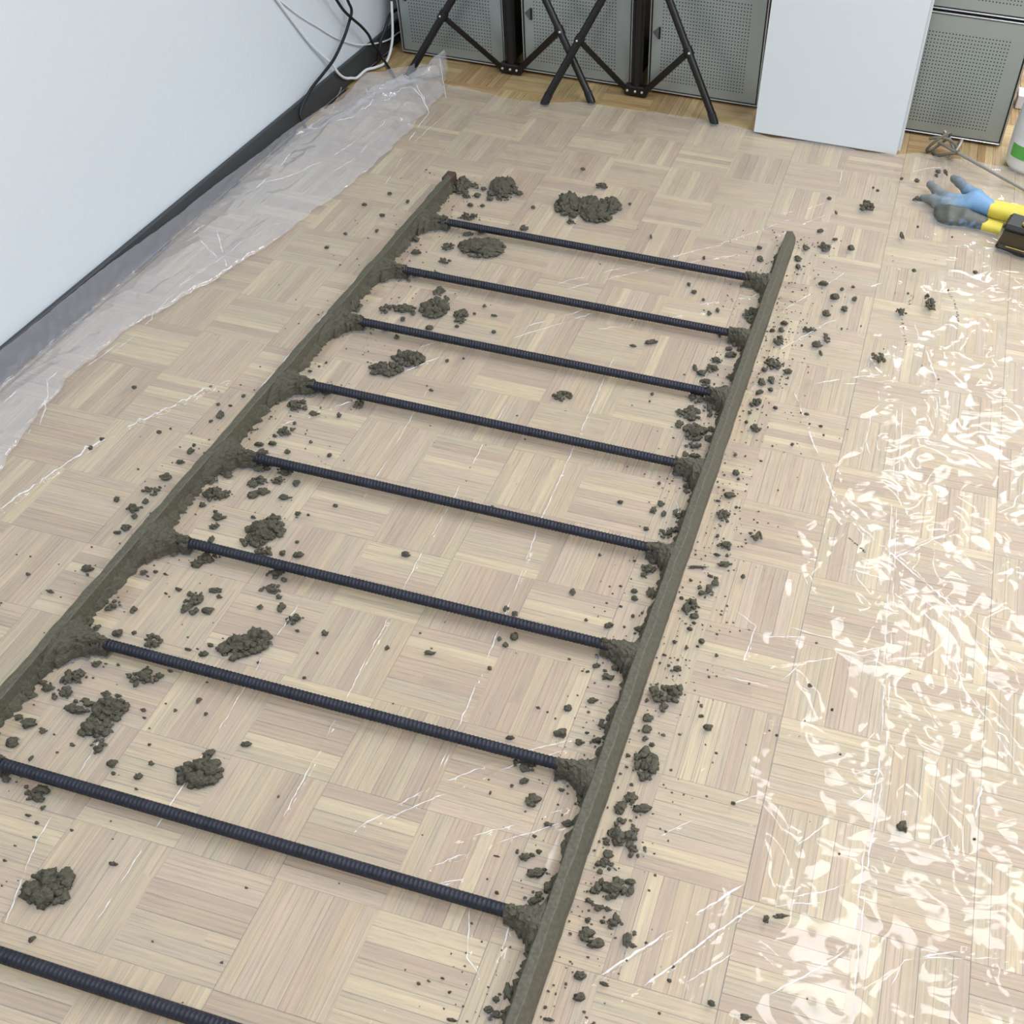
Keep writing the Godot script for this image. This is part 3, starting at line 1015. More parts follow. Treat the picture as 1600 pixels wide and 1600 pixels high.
# ---------------------------------------------------------------- parquet floor
func parquet() -> void:
	var fl: Node3D = get_node("floor")
	var tones := [c8(203, 177, 132), c8(198, 170, 124), c8(194, 163, 122), c8(209, 185, 139), c8(190, 158, 113), c8(199, 170, 133), c8(205, 181, 134), c8(184, 152, 112), c8(206, 180, 138), c8(197, 168, 120)]
	var w := SQ / STRIPS
	var variants := []
	for k in 40:
		var b := MB.new()
		var t: Color = tones[k % tones.size()]
		t = t.lightened(rng.randf_range(0, 0.055)) if k % 2 else t.darkened(rng.randf_range(0, 0.06))
		b.col = t.srgb_to_linear()
		var L := SQ / 2 - 0.00014
		var W := w / 2 - 0.00008 - 0.00025 * pow(rng.randf(), 3.0)
		var e := 0.0005
		var u0 := rng.randf()
		var v0 := float(rng.randi() % 16) / 16.0 + 0.004
		var top := [Vector3(-L + e, 0, -W + e), Vector3(L - e, 0, -W + e), Vector3(L - e, 0, W - e), Vector3(-L + e, 0, W - e)]
		var mid := [Vector3(-L, -e, -W), Vector3(L, -e, -W), Vector3(L, -e, W), Vector3(-L, -e, W)]
		var bot := [Vector3(-L, -0.009, -W), Vector3(L, -0.009, -W), Vector3(L, -0.009, W), Vector3(-L, -0.009, W)]
		b.poly(top, Vector3.UP)
		for q in 4:
			var o: Vector3 = (mid[q] + mid[(q + 1) % 4]) * Vector3(1, 0, 1)
			b.poly([mid[q], mid[(q + 1) % 4], top[(q + 1) % 4], top[q]], o.normalized() + Vector3.UP)
			b.poly([bot[q], bot[(q + 1) % 4], mid[(q + 1) % 4], mid[q]], o)
		for q in b.v.size():
			b.uv[q] = Vector2(u0 + (b.v[q].x + 0.08) * 2.2, v0 + (b.v[q].z + 0.0115) / 0.023 * 0.054)
		variants.append(b)
	var all := []
	var cam: Camera3D = get_node("camera")
	var inv := cam.transform.affine_inverse()
	for i in range(-11, 8):
		for j in range(-21, 9):
			var flat := absi(i + j) % 2 == 1
			for s in STRIPS:
				var off := (s + 0.5) * w
				var p := Vector3((i + 0.5) * SQ, 0, j * SQ + off) if flat else Vector3(i * SQ + off, 0, (j + 0.5) * SQ)
				if p.x < -1.725 and not flat or p.x > 1.1:
					continue
				var jig := Vector3(rng.randf_range(-1, 1) * 0.00012, rng.randf_range(-0.00025, 0.0), rng.randf_range(-1, 1) * 0.00012)
				# panels of two squares a side: a wider joint at their edges
				if posmod(i, 2) == 0: jig.x += 0.0003
				else: jig.x -= 0.0002
				var k := rng.randi() % variants.size()
				var q := inv * p
				var sx := 1006.691 + 1622.139 * q.x / -q.z
				var sy := 853.732 - 1622.139 * q.y / -q.z
				var seen := q.z < 0.0 and sx > -30 and sx < 1630 and sy > -30 and sy < 1630
				all.append([q.length() if seen else 99.0 + q.length(), p + jig, 0.0 if flat else PI / 2, k])
	all.sort_custom(func(a, b): return a[0] < b[0])
	var meshes := []
	for b in variants:
		meshes.append(b.mesh())
	var rest := MB.new()
	for n in all.size():
		var a: Array = all[n]
		var turn := Basis(Vector3.UP, a[2] + (PI if n % 2 else 0.0))
		if n < 300:
			var o := put("plank", meshes[a[3]], M.parquet_wood, fl)
			o.transform = Transform3D(turn, a[1])
			continue
		var b: MB = variants[a[3]]
		var first := rest.v.size()
		for q in b.v.size():
			rest.v.append(turn * b.v[q] + a[1])
		rest.c.append_array(b.c)
		rest.uv.append_array(b.uv)
		for q in b.ix:
			rest.ix.append(first + q)
	var r := put("plank_field", rest.mesh(), M.parquet_wood, fl)
	r.set_meta("kind", "stuff")
	var plain := put("plank_ground", box_mesh(Vector3(3.5, -0.0055, -0.6), Vector3(4.6, 0.009, 9.2)), M.floor_plain, fl)
	plain.set_meta("kind", "stuff")

# ---------------------------------------------------------------- plastic sheet
const GX0 := -1.70
const GZ0 := -2.0
const GSTEP := 0.0036
var gnx := 0
var gnz := 0
var gh := PackedFloat32Array()

func edge_z(x: float) -> float:
	return -1.915 + 0.02 * nz.get_noise_2d(x * 3.0, 4.0) + 0.05 * sstep(-0.9, -1.2, x) - 0.02 * sstep(0.0, 0.4, x) + 0.03 * sstep(-0.5, -0.4, x) * sstep(0.05, -0.05, x)

func hash01(i: int, j: int) -> float:
	var h := (i * 374761393 + j * 668265263) & 0x7fffffff
	h = ((h ^ (h >> 13)) * 1274126177) & 0x7fffffff
	return float((h ^ (h >> 16)) & 0xffff) / 65535.0

# height of a crumpled film: flat facets that meet in sharp creases
func facets(x: float, z: float, turn: float, cell: float) -> float:
	var c := cos(turn)
	var s := sin(turn)
	var u := (x * c - z * s) / cell
	var v := (x * s + z * c) / (cell * 1.25)
	var i := floori(u)
	var j := floori(v)
	var fu := u - i
	var fv := v - j
	if fu + fv < 1.0:
		return hash01(i, j) * (1.0 - fu - fv) + hash01(i + 1, j) * fu + hash01(i, j + 1) * fv
	return hash01(i + 1, j + 1) * (fu + fv - 1.0) + hash01(i, j + 1) * (1.0 - fu) + hash01(i + 1, j) * (1.0 - fv)

func base_y(x: float, z: float) -> float:
	var right := sstep(-0.24, 0.05, x)
	var left := sstep(-1.18, -1.5, x)
	var far := sstep(-1.15, -1.5, z)
	var amp := 0.16 + 0.84 * right + 0.3 * left + 0.25 * far * (1.0 - right)
	# stays down under the rails
	var rail: float = minf(absf(x - RAIL_L), absf(x - RAIL_R))
	var keep := sstep(0.02, 0.05, rail) if z > -1.34 else 1.0
	var wx := x + 0.035 * nz.get_noise_2d(x * 6.0 + 9.0, z * 6.0)
	var wz := z + 0.035 * nz.get_noise_2d(x * 6.0, z * 6.0 + 31.0)
	var y := 0.0022 + 0.0022 * nz.get_noise_2d(x * 2.2, z * 2.2)
	y += amp * (0.0035 * (1.0 + nz2.get_noise_2d(wx * 5.0, wz * 5.0)))
	var patch := sstep(-0.15, 0.4, nz.get_noise_2d(x * 3.3 + 50.0, z * 3.3))
	var r1 := 1.0 - absf(nridge.get_noise_2d(wx * 6.0 + 3.0, wz * 6.0))
	y += amp * (0.0022 * r1 * r1 + 0.0048 * facets(wx, wz, 0.5, 0.085) + (0.4 + 0.6 * patch) * 0.005 * facets(wx, wz, 1.3, 0.036) + (0.45 + 0.55 * patch) * 0.0038 * facets(wx, wz, 2.2, 0.0165))
	return 0.0012 + maxf(y, 0.0) * keep

func sheet_at(x: float, z: float) -> float:
	var i := clampi(roundi((x - GX0) / GSTEP), 0, gnx - 1)
	var j := clampi(roundi((z - GZ0) / GSTEP), 0, gnz - 1)
	return gh[j * gnx + i]

func pinch_line(b: MB, pts: Array, width: float, sd: int, height: Callable) -> void:
	var line := []
	for k in range(0, pts.size() - 3, 2):
		var a := Vector2(pts[k], pts[k + 1])
		var e := Vector2(pts[k + 2], pts[k + 3])
		var n := maxi(2, int(a.distance_to(e) / 0.005))
		for q in n:
			line.append(a.lerp(e, q / float(n)))
	line.append(Vector2(pts[pts.size() - 2], pts[pts.size() - 1]))
	var first := b.v.size()
	for k in line.size():
		var p: Vector2 = line[k]
		var d: Vector2 = (line[mini(k + 1, line.size() - 1)] - line[maxi(k - 1, 0)]).normalized()
		var s := Vector2(-d.y, d.x)
		p += s * 0.001 * nz2.get_noise_2d(k * 0.21, sd * 5.0)
		var on := sstep(-0.45, 0.1, nz2.get_noise_2d(k * 0.05, sd * 9.0 + 3.0))
		on *= 0.7 + 0.5 * nz2.get_noise_2d(k * 0.5, sd * 4.0)
		var w := maxf(0.0, width * on) * sstep(-0.5, 3.0, float(mini(k, line.size() - 1 - k)))
		if absf(p.x - RAIL_L) < 0.017 or absf(p.x - RAIL_R) < 0.017:
			w = 0.0
		var y: float = height.call(p.x, p.y)
		b.vert(Vector3(p.x - s.x * w, y + 0.0002, p.y - s.y * w))
		b.vert(Vector3(p.x, y + 0.0002 + w * 0.9, p.y))
		b.vert(Vector3(p.x + s.x * w, y + 0.0002, p.y + s.y * w))
	b.grid(first, line.size(), 3)

func plastic() -> void:
	gnx = int((0.95 - GX0) / GSTEP)
	gnz = int((1.25 - GZ0) / GSTEP)
	gh.resize(gnx * gnz)
	for j in gnz:
		var z := GZ0 + j * GSTEP
		for i in gnx:
			gh[j * gnx + i] = base_y(GX0 + i * GSTEP, z)
	# pressed-in folds and ridges
	for c in CREASES:
		var hgt: float = c[0]
		var sig := 0.0035 + 0.28 * hgt
		for k in range(1, c.size() - 3, 2):
			var a := Vector2(c[k], c[k + 1])
			var b := Vector2(c[k + 2], c[k + 3])
			var ab := b - a
			var len2 := maxf(ab.length_squared(), 1e-8)
			var m := sig * 3.0
			var i0 := maxi(0, int((minf(a.x, b.x) - m - GX0) / GSTEP))
			var i1 := mini(gnx - 1, int((maxf(a.x, b.x) + m - GX0) / GSTEP))
			var j0 := maxi(0, int((minf(a.y, b.y) - m - GZ0) / GSTEP))
			var j1 := mini(gnz - 1, int((maxf(a.y, b.y) + m - GZ0) / GSTEP))
			for j in range(j0, j1 + 1):
				for i in range(i0, i1 + 1):
					var p := Vector2(GX0 + i * GSTEP, GZ0 + j * GSTEP)
					var t := clampf((p - a).dot(ab) / len2, 0.0, 1.0)
					var d := p.distance_to(a + ab * t)
					if d > m:
						continue
					var rl: float = minf(absf(p.x - RAIL_L), absf(p.x - RAIL_R))
					var keep := sstep(0.016, 0.03, rl) if p.y > -1.34 else 1.0
					var f := hgt * exp(-d * d / (sig * sig)) * keep * (0.75 + 0.5 * nz.get_noise_2d(p.x * 40.0, p.y * 40.0))
					var at := j * gnx + i
					gh[at] = maxf(gh[at], 0.0012 + f + 0.5 * (gh[at] - 0.0012))
	# the far hem runs up against the foot of the boards
	var b := MB.new()
	b.v.resize(gnx * gnz)
	b.c.resize(gnx * gnz)
	b.uv.resize(gnx * gnz)
	for j in gnz:
		for i in gnx:
			var x := GX0 + i * GSTEP
			var z := GZ0 + j * GSTEP
			b.v[j * gnx + i] = Vector3(x, gh[j * gnx + i], z)
			b.c[j * gnx + i] = Color.WHITE
			b.uv[j * gnx + i] = Vector2(x, z)
	var hem := PackedFloat32Array()
	for i in gnx:
		hem.append(edge_z(GX0 + i * GSTEP))
	for j in gnz - 1:
		var z := GZ0 + j * GSTEP
		for i in gnx - 1:
			if z < hem[i]:
				continue
			var a := j * gnx + i
			b.tri(a, a + 1, a + gnx)
			b.tri(a + 1, a + gnx + 1, a + gnx)
	var sheet := thing("plastic_sheet", "crinkled clear plastic dust sheet spread over the parquet under the rebar ladder", "plastic sheet")
	put("sheet", b.mesh(), M.plastic_film, sheet)
	# the hem doubled back along the wall, milky where it lies in two layers
	var f := MB.new()
	var top_z := [0.9, 0.3, -0.45, -0.9, -1.35, -1.5, -1.6, -1.72, -1.8, -1.88, -1.95]
	var top_p := [Vector2(-1.717, 0.085), Vector2(-1.717, 0.08), Vector2(-1.717, 0.066), Vector2(-1.716, 0.045), Vector2(-1.71, 0.032), Vector2(-1.675, 0.045), Vector2(-1.65, 0.04), Vector2(-1.635, 0.07), Vector2(-1.60, 0.055), Vector2(-1.55, 0.05), Vector2(-1.5, 0.03)]
	var fold := [[0.9, -1.40], [0.35, -1.47], [0.067, -1.536], [-0.065, -1.573], [-0.225, -1.597], [-0.45, -1.583], [-0.522, -1.555], [-0.654, -1.513], [-0.802, -1.479], [-1.261, -1.413], [-1.546, -1.408], [-1.7, -1.418], [-1.81, -1.415], [-1.95, -1.475]]
	var nr := 560
	var ns := 64
	for r in nr:
		var z: float = lerpf(0.9, -1.95, r / float(nr - 1))
		var tp: Vector2 = top_p[top_p.size() - 1]
		for k in top_z.size() - 1:
			if z <= top_z[k] and z >= top_z[k + 1]:
				tp = top_p[k].lerp(top_p[k + 1], smoothstep(0.0, 1.0, (top_z[k] - z) / (top_z[k] - top_z[k + 1])))
		var xf := -1.475
		for k in fold.size() - 1:
			if z <= fold[k][0] and z >= fold[k + 1][0]:
				xf = lerpf(fold[k][1], fold[k + 1][1], (fold[k][0] - z) / (fold[k][0] - fold[k + 1][0]))
		xf += 0.008 * nz.get_noise_2d(z * 14.0, 3.0)
		var far := sstep(-1.3, -1.6, z)
		for s in ns:
			var t := s / float(ns - 1)
			var x := 0.0
			var y := 0.0
			var up := 0.22
			if t < up:
				var q := t / up
				x = lerpf(tp.x, tp.x + 0.016 + 0.02 * far, q * q * q)
				y = lerpf(tp.y, 0.006, 1.0 - pow(1.0 - q, 1.6))
			else:
				var q := (t - up) / (1.0 - up)
				x = lerpf(tp.x + 0.016 + 0.02 * far, xf, q)
				y = 0.006
				var wv := nz2.get_noise_2d(x * 9.0, z * 4.0) * 0.5 + 0.5
				var rd := 1.0 - absf(nridge.get_noise_2d(x * 13.0 + z * 4.0, z * 5.0 - 20.0))
				y += sqrt(sin(minf(q, 1.0) * PI)) * (0.014 * facets(x, z * 0.5, 0.3, 0.055) + 0.006 * facets(x, z * 0.7, 1.1, 0.024)) * (0.9 + 1.5 * far)
				y += sin(q * PI) * (0.006 + 0.03 * far) * wv + sqrt(sin(minf(q, 1.0) * PI)) * (0.003 + 0.012 * far) * rd * rd
				y += (sheet_at(x, z) + 0.002) * (1.0 if q < 0.999 else 0.8)
			x += 0.0012 * nz2.get_noise_2d(z * 25.0, t * 8.0)
			f.vert(Vector3(x, y + 0.0005 * (1.0 + nz.get_noise_2d(z * 30.0, t * 12.0)), z))
	f.grid(0, nr, ns)
	put("doubled_hem", f.mesh(), M.plastic_film_doubled, sheet)
	# folds pinched together: several layers of film, whiter than the flat sheet
	var pf := MB.new()
	for k in CREASES.size():
		var c: Array = CREASES[k]
		pf = MB.new()
		pinch_line(pf, c.slice(1), clampf((c[0] - 0.0045) * 0.3 + 0.0007, 0.0007, 0.0022), k, func(x: float, z: float) -> float: return sheet_at(x, z))
		put("pinched_fold", pf.mesh(), M.plastic_film_pinched, sheet)
	for k in HEM_FOLDS.size():
		var c: Array = HEM_FOLDS[k]
		pf = MB.new()
		pinch_line(pf, c.slice(1), c[0], 100 + k, func(x: float, z: float) -> float:
			var r := clampi(roundi((0.9 - z) / 2.85 * (nr - 1)), 0, nr - 1)
			var best := 0.0
			for s in ns - 1:
				if f.v[r * ns + s].x <= x and f.v[r * ns + s + 1].x >= x:
					best = maxf(best, f.v[r * ns + s].y)
			return maxf(best, sheet_at(x, z)))
		put("pinched_fold", pf.mesh(), M.plastic_film_pinched, sheet)

# ---------------------------------------------------------------- rebar ladder
func ladder() -> void:
	var t := thing("rebar_ladder", "ladder of dark ribbed rebar rungs set into two grey mortar-coated rails", "ladder")
	for side: int in [0, 1]:
		var x: float = RAIL_L if side == 0 else RAIL_R
		var out := -1.0 if side == 0 else 1.0      # which way the outer face looks
		var b := MB.new()
		var z0 := -1.276 if side == 0 else -1.30
		var prof := [Vector2(-0.0145, 0.0), Vector2(-0.0142, 0.018), Vector2(-0.013, 0.0355), Vector2(-0.0115, 0.0372), Vector2(0.0, 0.0375), Vector2(0.002, 0.0366), Vector2(0.0132, 0.021), Vector2(0.014, 0.0185), Vector2(0.0148, 0.0)]
		var n := 250
		var skin := MB.new()
		var whole := b
		# each face is a strip of its own, so that the arrises stay sharp
		for k in prof.size() - 1:
			b = skin if k >= 5 else whole
			var first := b.v.size()
			for r in n:
				var z := lerpf(z0, 1.25, r / float(n - 1))
				for e in 2:
					var p: Vector2 = prof[k + e]
					var top := clampf(p.y / 0.037, 0.0, 1.0)
					var wob := 0.0012 * nz.get_noise_2d(z * 7.0, side * 9.0 + 2.0) + 0.0009 * nz.get_noise_2d(z * 32.0, p.x * 200.0)
					var ridge := 0.0035 * nz.get_noise_2d(z * 11.0, 77.0 + side) if k + e >= 4 and k + e <= 5 else 0.0
					var frac := sstep(-1.18, -1.3, z)
					var y := p.y * (1.0 - 0.1 * frac) + top * (0.0012 * nz.get_noise_2d(z * 5.0, 40.0 + side) + 0.0016 * frac * nz2.get_noise_2d(z * 160.0, p.x * 300.0))
					b.vert(Vector3(x + out * (p.x + wob + ridge), 0.0012 + y, z + (0.004 * nz2.get_noise_2d(p.x * 300.0, p.y * 200.0) if r == 0 else 0.0)))
			b.grid(first, n, 2, false, side == 1)
		b = whole
		var cap := []
		for p in prof:
			cap.append(Vector3(x + out * p.x, 0.0012 + p.y * 0.9, z0))
		b.poly(cap, Vector3(0, 0, -1))
		var rail := put("rail", b.mesh(), M.mortar_smooth, t)
		put("outer_face", skin.mesh(), M.mortar_smooth, rail)
		if side == 0:
			rail.set_meta("label", "mortar-coated rail with a bare rusty tip")
			var rb := MB.new()
			rb.box(Vector3(x + 0.0005, 0.0178, -1.284), Vector3(0.0265, 0.033, 0.044), 0.003)
			put("rusty_tip", rb.mesh(), M.rust, rail)
		# crumbly bead of mortar along the inner foot of the rail
		var bead := MB.new()
		var m := 470
		for r in m:
			var z := lerpf(-1.26, 1.24, r / float(m - 1))
			var wd := 0.009 + 0.009 * nz.get_noise_2d(z * 16.0, 5.0 + side * 30.0) + 0.006 * nz2.get_noise_2d(z * 90.0, side * 7.0)
			wd = maxf(wd, 0.0015)
			var ht := 0.02 + 0.011 * nz.get_noise_2d(z * 19.0, 15.0 + side * 30.0)
			for s in 6:
				var q := s / 5.0
				var yy := ht * pow(1.0 - q, 0.7) * (1.0 + 0.35 * nz2.get_noise_2d(z * 120.0, q * 3.0))
				bead.vert(Vector3(x - out * (0.0125 + wd * q), maxf(0.0012 + yy, 0.001), z))
		bead.grid(0, m, 6, false, side == 0)
		put("mortar_bead", bead.mesh(), M.mortar, t)
	# rungs: deformed bar, made once
	var bar := MB.new()
	var x0 := RAIL_L + 0.005
	var x1 := RAIL_R - 0.005
	var nrg := 840
	var sides := 12
	for r in nrg:
		var px := lerpf(x0, x1, r / float(nrg - 1))
		for s in sides:
			var ang := TAU * s / sides
			var ph := fposmod((px + 0.0016 * sin(ang)) / 0.0067, 1.0)
			var rib := sstep(0.18, 0.36, ph) * (1.0 - sstep(0.52, 0.7, ph))
			var rad := 0.0088 + 0.001 * rib
			if absf(sin(ang)) < 0.2:
				rad = 0.0101
			bar.vert(Vector3(px, sin(ang) * rad, cos(ang) * rad))
	bar.grid(0, nrg, sides, true, false)
	var bm := bar.mesh()
	for k in RUNG_Z.size():
		var rung := put("rung", bm, M.rebar_steel, t)
		rung.position = Vector3(0, RUNG_Y, RUNG_Z[k])
		for side: int in [0, 1]:
			var b := MB.new()
			var dir := 1.0 if side == 0 else -1.0
			var xin: float = (RAIL_L if side == 0 else RAIL_R) + dir * 0.0095
			var L: float = (rng.randf_range(0.068, 0.088) if side == 0 else rng.randf_range(0.052, 0.066))
			var wn := rng.randf_range(0.075, 0.105) if side == 0 else rng.randf_range(0.05, 0.075)   # towards the viewer's end
			var wf := rng.randf_range(0.045, 0.065) if side == 0 else rng.randf_range(0.03, 0.045)
			var zc: float = RUNG_Z[k]
			var ra := 32
			var rc := 40
			var sd := k * 7.0 + side * 3.0
			for i in ra:
				var s := i / float(ra - 1)
				for j in rc:
					var q := lerpf(-1.0, 1.0, j / float(rc - 1))
					var w1 := 0.0125
					var wd: float = w1 + ((wn if q > 0 else wf) - w1) * pow(1.0 - s, 2.4)
					wd *= 1.0 + 0.16 * nz2.get_noise_2d(s * 6.0, sd + signf(q) * 4.0)
					var hh := lerpf(0.0365, 0.0375, sqrt(s))
					var y := hh * pow(maxf(0.0, 1.0 - pow(absf(q), 2.4 - 0.9 * s)), 0.6)
					var p := Vector3(xin + dir * s * L, 0.0012 + y, zc + q * wd)
					var g := Vector3(nz.get_noise_3d(p.x * 40, y * 40, p.z * 40 + sd), nz.get_noise_3d(p.x * 40 + 50, y * 40, p.z * 40), nz.get_noise_3d(p.x * 40, y * 40 + 70, p.z * 40))
					var g2 := nz2.get_noise_3d(p.x * 130, y * 130, p.z * 130)
					if absf(q) < 0.99:
						p += g * 0.0034 * (1.0 if i > 0 else 0.0) + Vector3(0, 0.0018 * g2, 0.0022 * g2 * signf(q)) * (1.0 if i > 0 else 0.3)
					b.vert(p)
			b.grid(0, ra, rc, false, side == 1)
			var last := []
			for j in rc:
				last.append(b.v[(ra - 1) * rc + j])
			b.poly(last, Vector3(dir, 0, 0))
			# a few crumbs stuck on
			for q in rng.randi_range(4, 8):
				var s := rng.randf_range(0.1, 1.15)
				var sg := signf(rng.randf_range(-0.7, 1))
				var wd2: float = 0.0125 + ((wn if sg > 0 else wf) - 0.0125) * pow(maxf(0.0, 1.0 - s), 2.4)
				var r0 := rng.randf_range(0.003, 0.0075)
				b.blob(Vector3(xin + dir * s * L, r0 * 0.6, zc + sg * wd2), Vector3(r0, r0 * 0.8, r0), 0.5, nz2, 180.0, 7, 4)
			put("mortar_joint", b.mesh(), M.mortar, t)

# ---------------------------------------------------------------- spilled mortar
const NTH := ["first", "second", "third", "fourth", "fifth", "sixth", "seventh", "eighth", "ninth"]

func zone(x: float, z: float) -> String:
	if x < RAIL_L:
		return "on the wall side of the ladder"
	if x > RAIL_R:
		if z < -1.32: return "near the blue gloves"
		if x > 0.02: return "out on the open sheet"
		if z < -0.6: return "outside the plain rail by the first three rungs"
		if z < 0.0: return "outside the plain rail by the fourth rung"
		if z < 0.36: return "outside the plain rail by the sixth rung"
		return "outside the plain rail by the eighth rung"
	if z < RUNG_Z[0]:
		return ("off the rusty tip of the ladder" if x < -0.9 else "off the far end of the ladder")
	for k in RUNG_Z.size() - 1:
		if z < RUNG_Z[k + 1]:
			var side := "by the rusty-tipped rail" if x < -0.98 else ("by the plain rail" if x > -0.42 else "mid-way")
			return "%s between the %s and %s rungs" % [side, NTH[k], NTH[k + 1]]
	return "past the last rung"

func clump(b: MB, at: Vector3, turn: float, rx: float, rz: float, h: float, sd: int) -> void:
	var g := RandomNumberGenerator.new()
	g.seed = sd
	var area := rx * rz
	# body: a few broad lobes with a torn surface
	var lobes := clampi(int(area / 0.00012), 3, 12)
	for k in lobes:
		var a := g.randf() * TAU
		var d := sqrt(g.randf()) * 0.6
		var r := g.randf_range(0.3, 0.48)
		var hh := h * g.randf_range(0.6, 1.0)
		b.blob(at + Vector3(cos(a) * d * rx, hh * 0.25, sin(a) * d * rz).rotated(Vector3.UP, turn), Vector3(r * rx, hh * 0.75, r * rz), 0.75, ntear, 1.0, 16, 9)
	# ragged rim and granules
	var n := clampi(int(area / 0.000014), 9, 70)
	for k in n:
		var a := g.randf() * TAU
		var d := 0.35 + 0.68 * sqrt(g.randf())
		var r := g.randf_range(0.0018, 0.005) * clampf(sqrt(area) / 0.02, 0.7, 1.3)
		b.blob(at + Vector3(cos(a) * d * rx, r * 0.45 + h * 0.7 * maxf(0.0, 0.9 - d), sin(a) * d * rz).rotated(Vector3.UP, turn), Vector3(r * g.randf_range(0.8, 1.5), r * g.randf_range(0.6, 1.0), r * g.randf_range(0.8, 1.5)), 0.8, ntear, 2.0, 7, 5)

func lumps() -> void:
	var crumbs := []
	for k in 18:
		var b := MB.new()
		var cn := noise(60 + k, 1.6, FastNoiseLite.TYPE_SIMPLEX, 3)
		b.blob(Vector3(0, 0.3, 0), Vector3(0.78, 0.7, 0.78), 0.9, cn, 1.0, 12, 8)
		for q in 1 + (k * 5) % 7:
			var a := rng.randf() * TAU
			var d := rng.randf_range(0.45, 0.85)
			var s := rng.randf_range(0.18, 0.5)
			b.blob(Vector3(cos(a) * d, s * 0.6, sin(a) * d), Vector3(s, s * 0.9, s), 0.8, cn, 1.0, 9, 6)
		crumbs.append(b.mesh())
	var in_zone := {}
	var made := 0
	var rest := MB.new()
	for k in LUMPS.size():
		var d: Array = LUMPS[k]
		var x: float = d[0]
		var z: float = d[1]
		var rx: float = d[2]
		var rz: float = d[3]
		var h: float = d[4]
		var y := sheet_at(x, z) - 0.0006
		var zn := zone(x, z)
		var big := rx * rz > 0.00013 or d.size() > 6
		if not big and made >= 300:
			var m: ArrayMesh = crumbs[k % crumbs.size()]
			var arr := m.surface_get_arrays(0)
			var first := rest.v.size()
			for p in arr[Mesh.ARRAY_VERTEX]:
				rest.vert(Vector3(x, y, z) + Vector3(p.x * rx, p.y * h, p.z * rz))
			for q in arr[Mesh.ARRAY_INDEX]:
				rest.ix.append(first + q)
			continue
		made += 1
		var o: MeshInstance3D
		if big:
			var cb := MB.new()
			for q in range(0, d.size(), 6):
				clump(cb, Vector3(d[q] - x, 0, d[q + 1] - z), d[q + 5], d[q + 2], d[q + 3], d[q + 4], 100 + k * 7 + q)
			o = put("mortar_clump", cb.mesh(), M.mortar)
			var nth: int = in_zone.get(zn, 0)
			in_zone[zn] = nth + 1
			if nth == 0:
				tag(o, "largest mortar clump " + zn, "clump", "spilled mortar clumps")
			elif nth == 1:
				tag(o, "second largest mortar clump " + zn, "clump", "spilled mortar clumps")
			else:
				tag(o, "smaller ragged mortar clump " + zn, "clump", "smaller mortar clumps " + zn)
		else:
			o = put("mortar_crumb", crumbs[k % crumbs.size()], M.mortar)
			o.rotation.y = d[5]
			o.scale = Vector3(rx, h, rz)
			tag(o, "small grey mortar crumb " + zn, "crumb", "mortar crumbs " + zn)
		o.position = Vector3(x, y, z)
	# fine grit nobody could count
	for k in 1500:
		var side := rng.randf()
		var x := 0.0
		var z := rng.randf_range(-1.35, 0.85)
		if side < 0.42:
			x = RAIL_R + 0.016 + absf(rng.randfn(0.0, 0.06))
		elif side < 0.62:
			x = RAIL_R - 0.02 - absf(rng.randfn(0.0, 0.05))
		elif side < 0.82:
			x = RAIL_L + 0.02 + absf(rng.randfn(0.0, 0.1))
		elif side < 0.9:
			x = RAIL_L - 0.02 - absf(rng.randfn(0.0, 0.08))
		else:
			x = rng.randf_range(-1.1, 0.2)
		if x < -1.5:
			continue
		var r := rng.randf_range(0.0007, 0.0022)
		if rng.randf() < 0.1:
			r *= 1.5
		rest.blob(Vector3(x, sheet_at(x, z) + r * 0.5, z), Vector3(r * rng.randf_range(0.8, 1.5), r * 0.7, r), 0.5, nz2, 300.0, 5, 3)
	for c in SCRAPES:
		for k in range(0, c.size() - 2, 2):
			for q in 14:
				var p := Vector2(c[k], c[k + 1]).lerp(Vector2(c[k + 2], c[k + 3]), rng.randf())
				var r := rng.randf_range(0.0006, 0.0018)
				rest.blob(Vector3(p.x + rng.randfn(0.0, 0.002), sheet_at(p.x, p.y) + r * 0.4, p.y), Vector3(r * 1.2, r * 0.5, r), 0.5, nz2, 300.0, 5, 3)
	var g := put("mortar_grit", rest.mesh(), M.mortar)
	tag(g, "fine grit of dry grey mortar scattered beside the rails", "grit", "", "stuff")

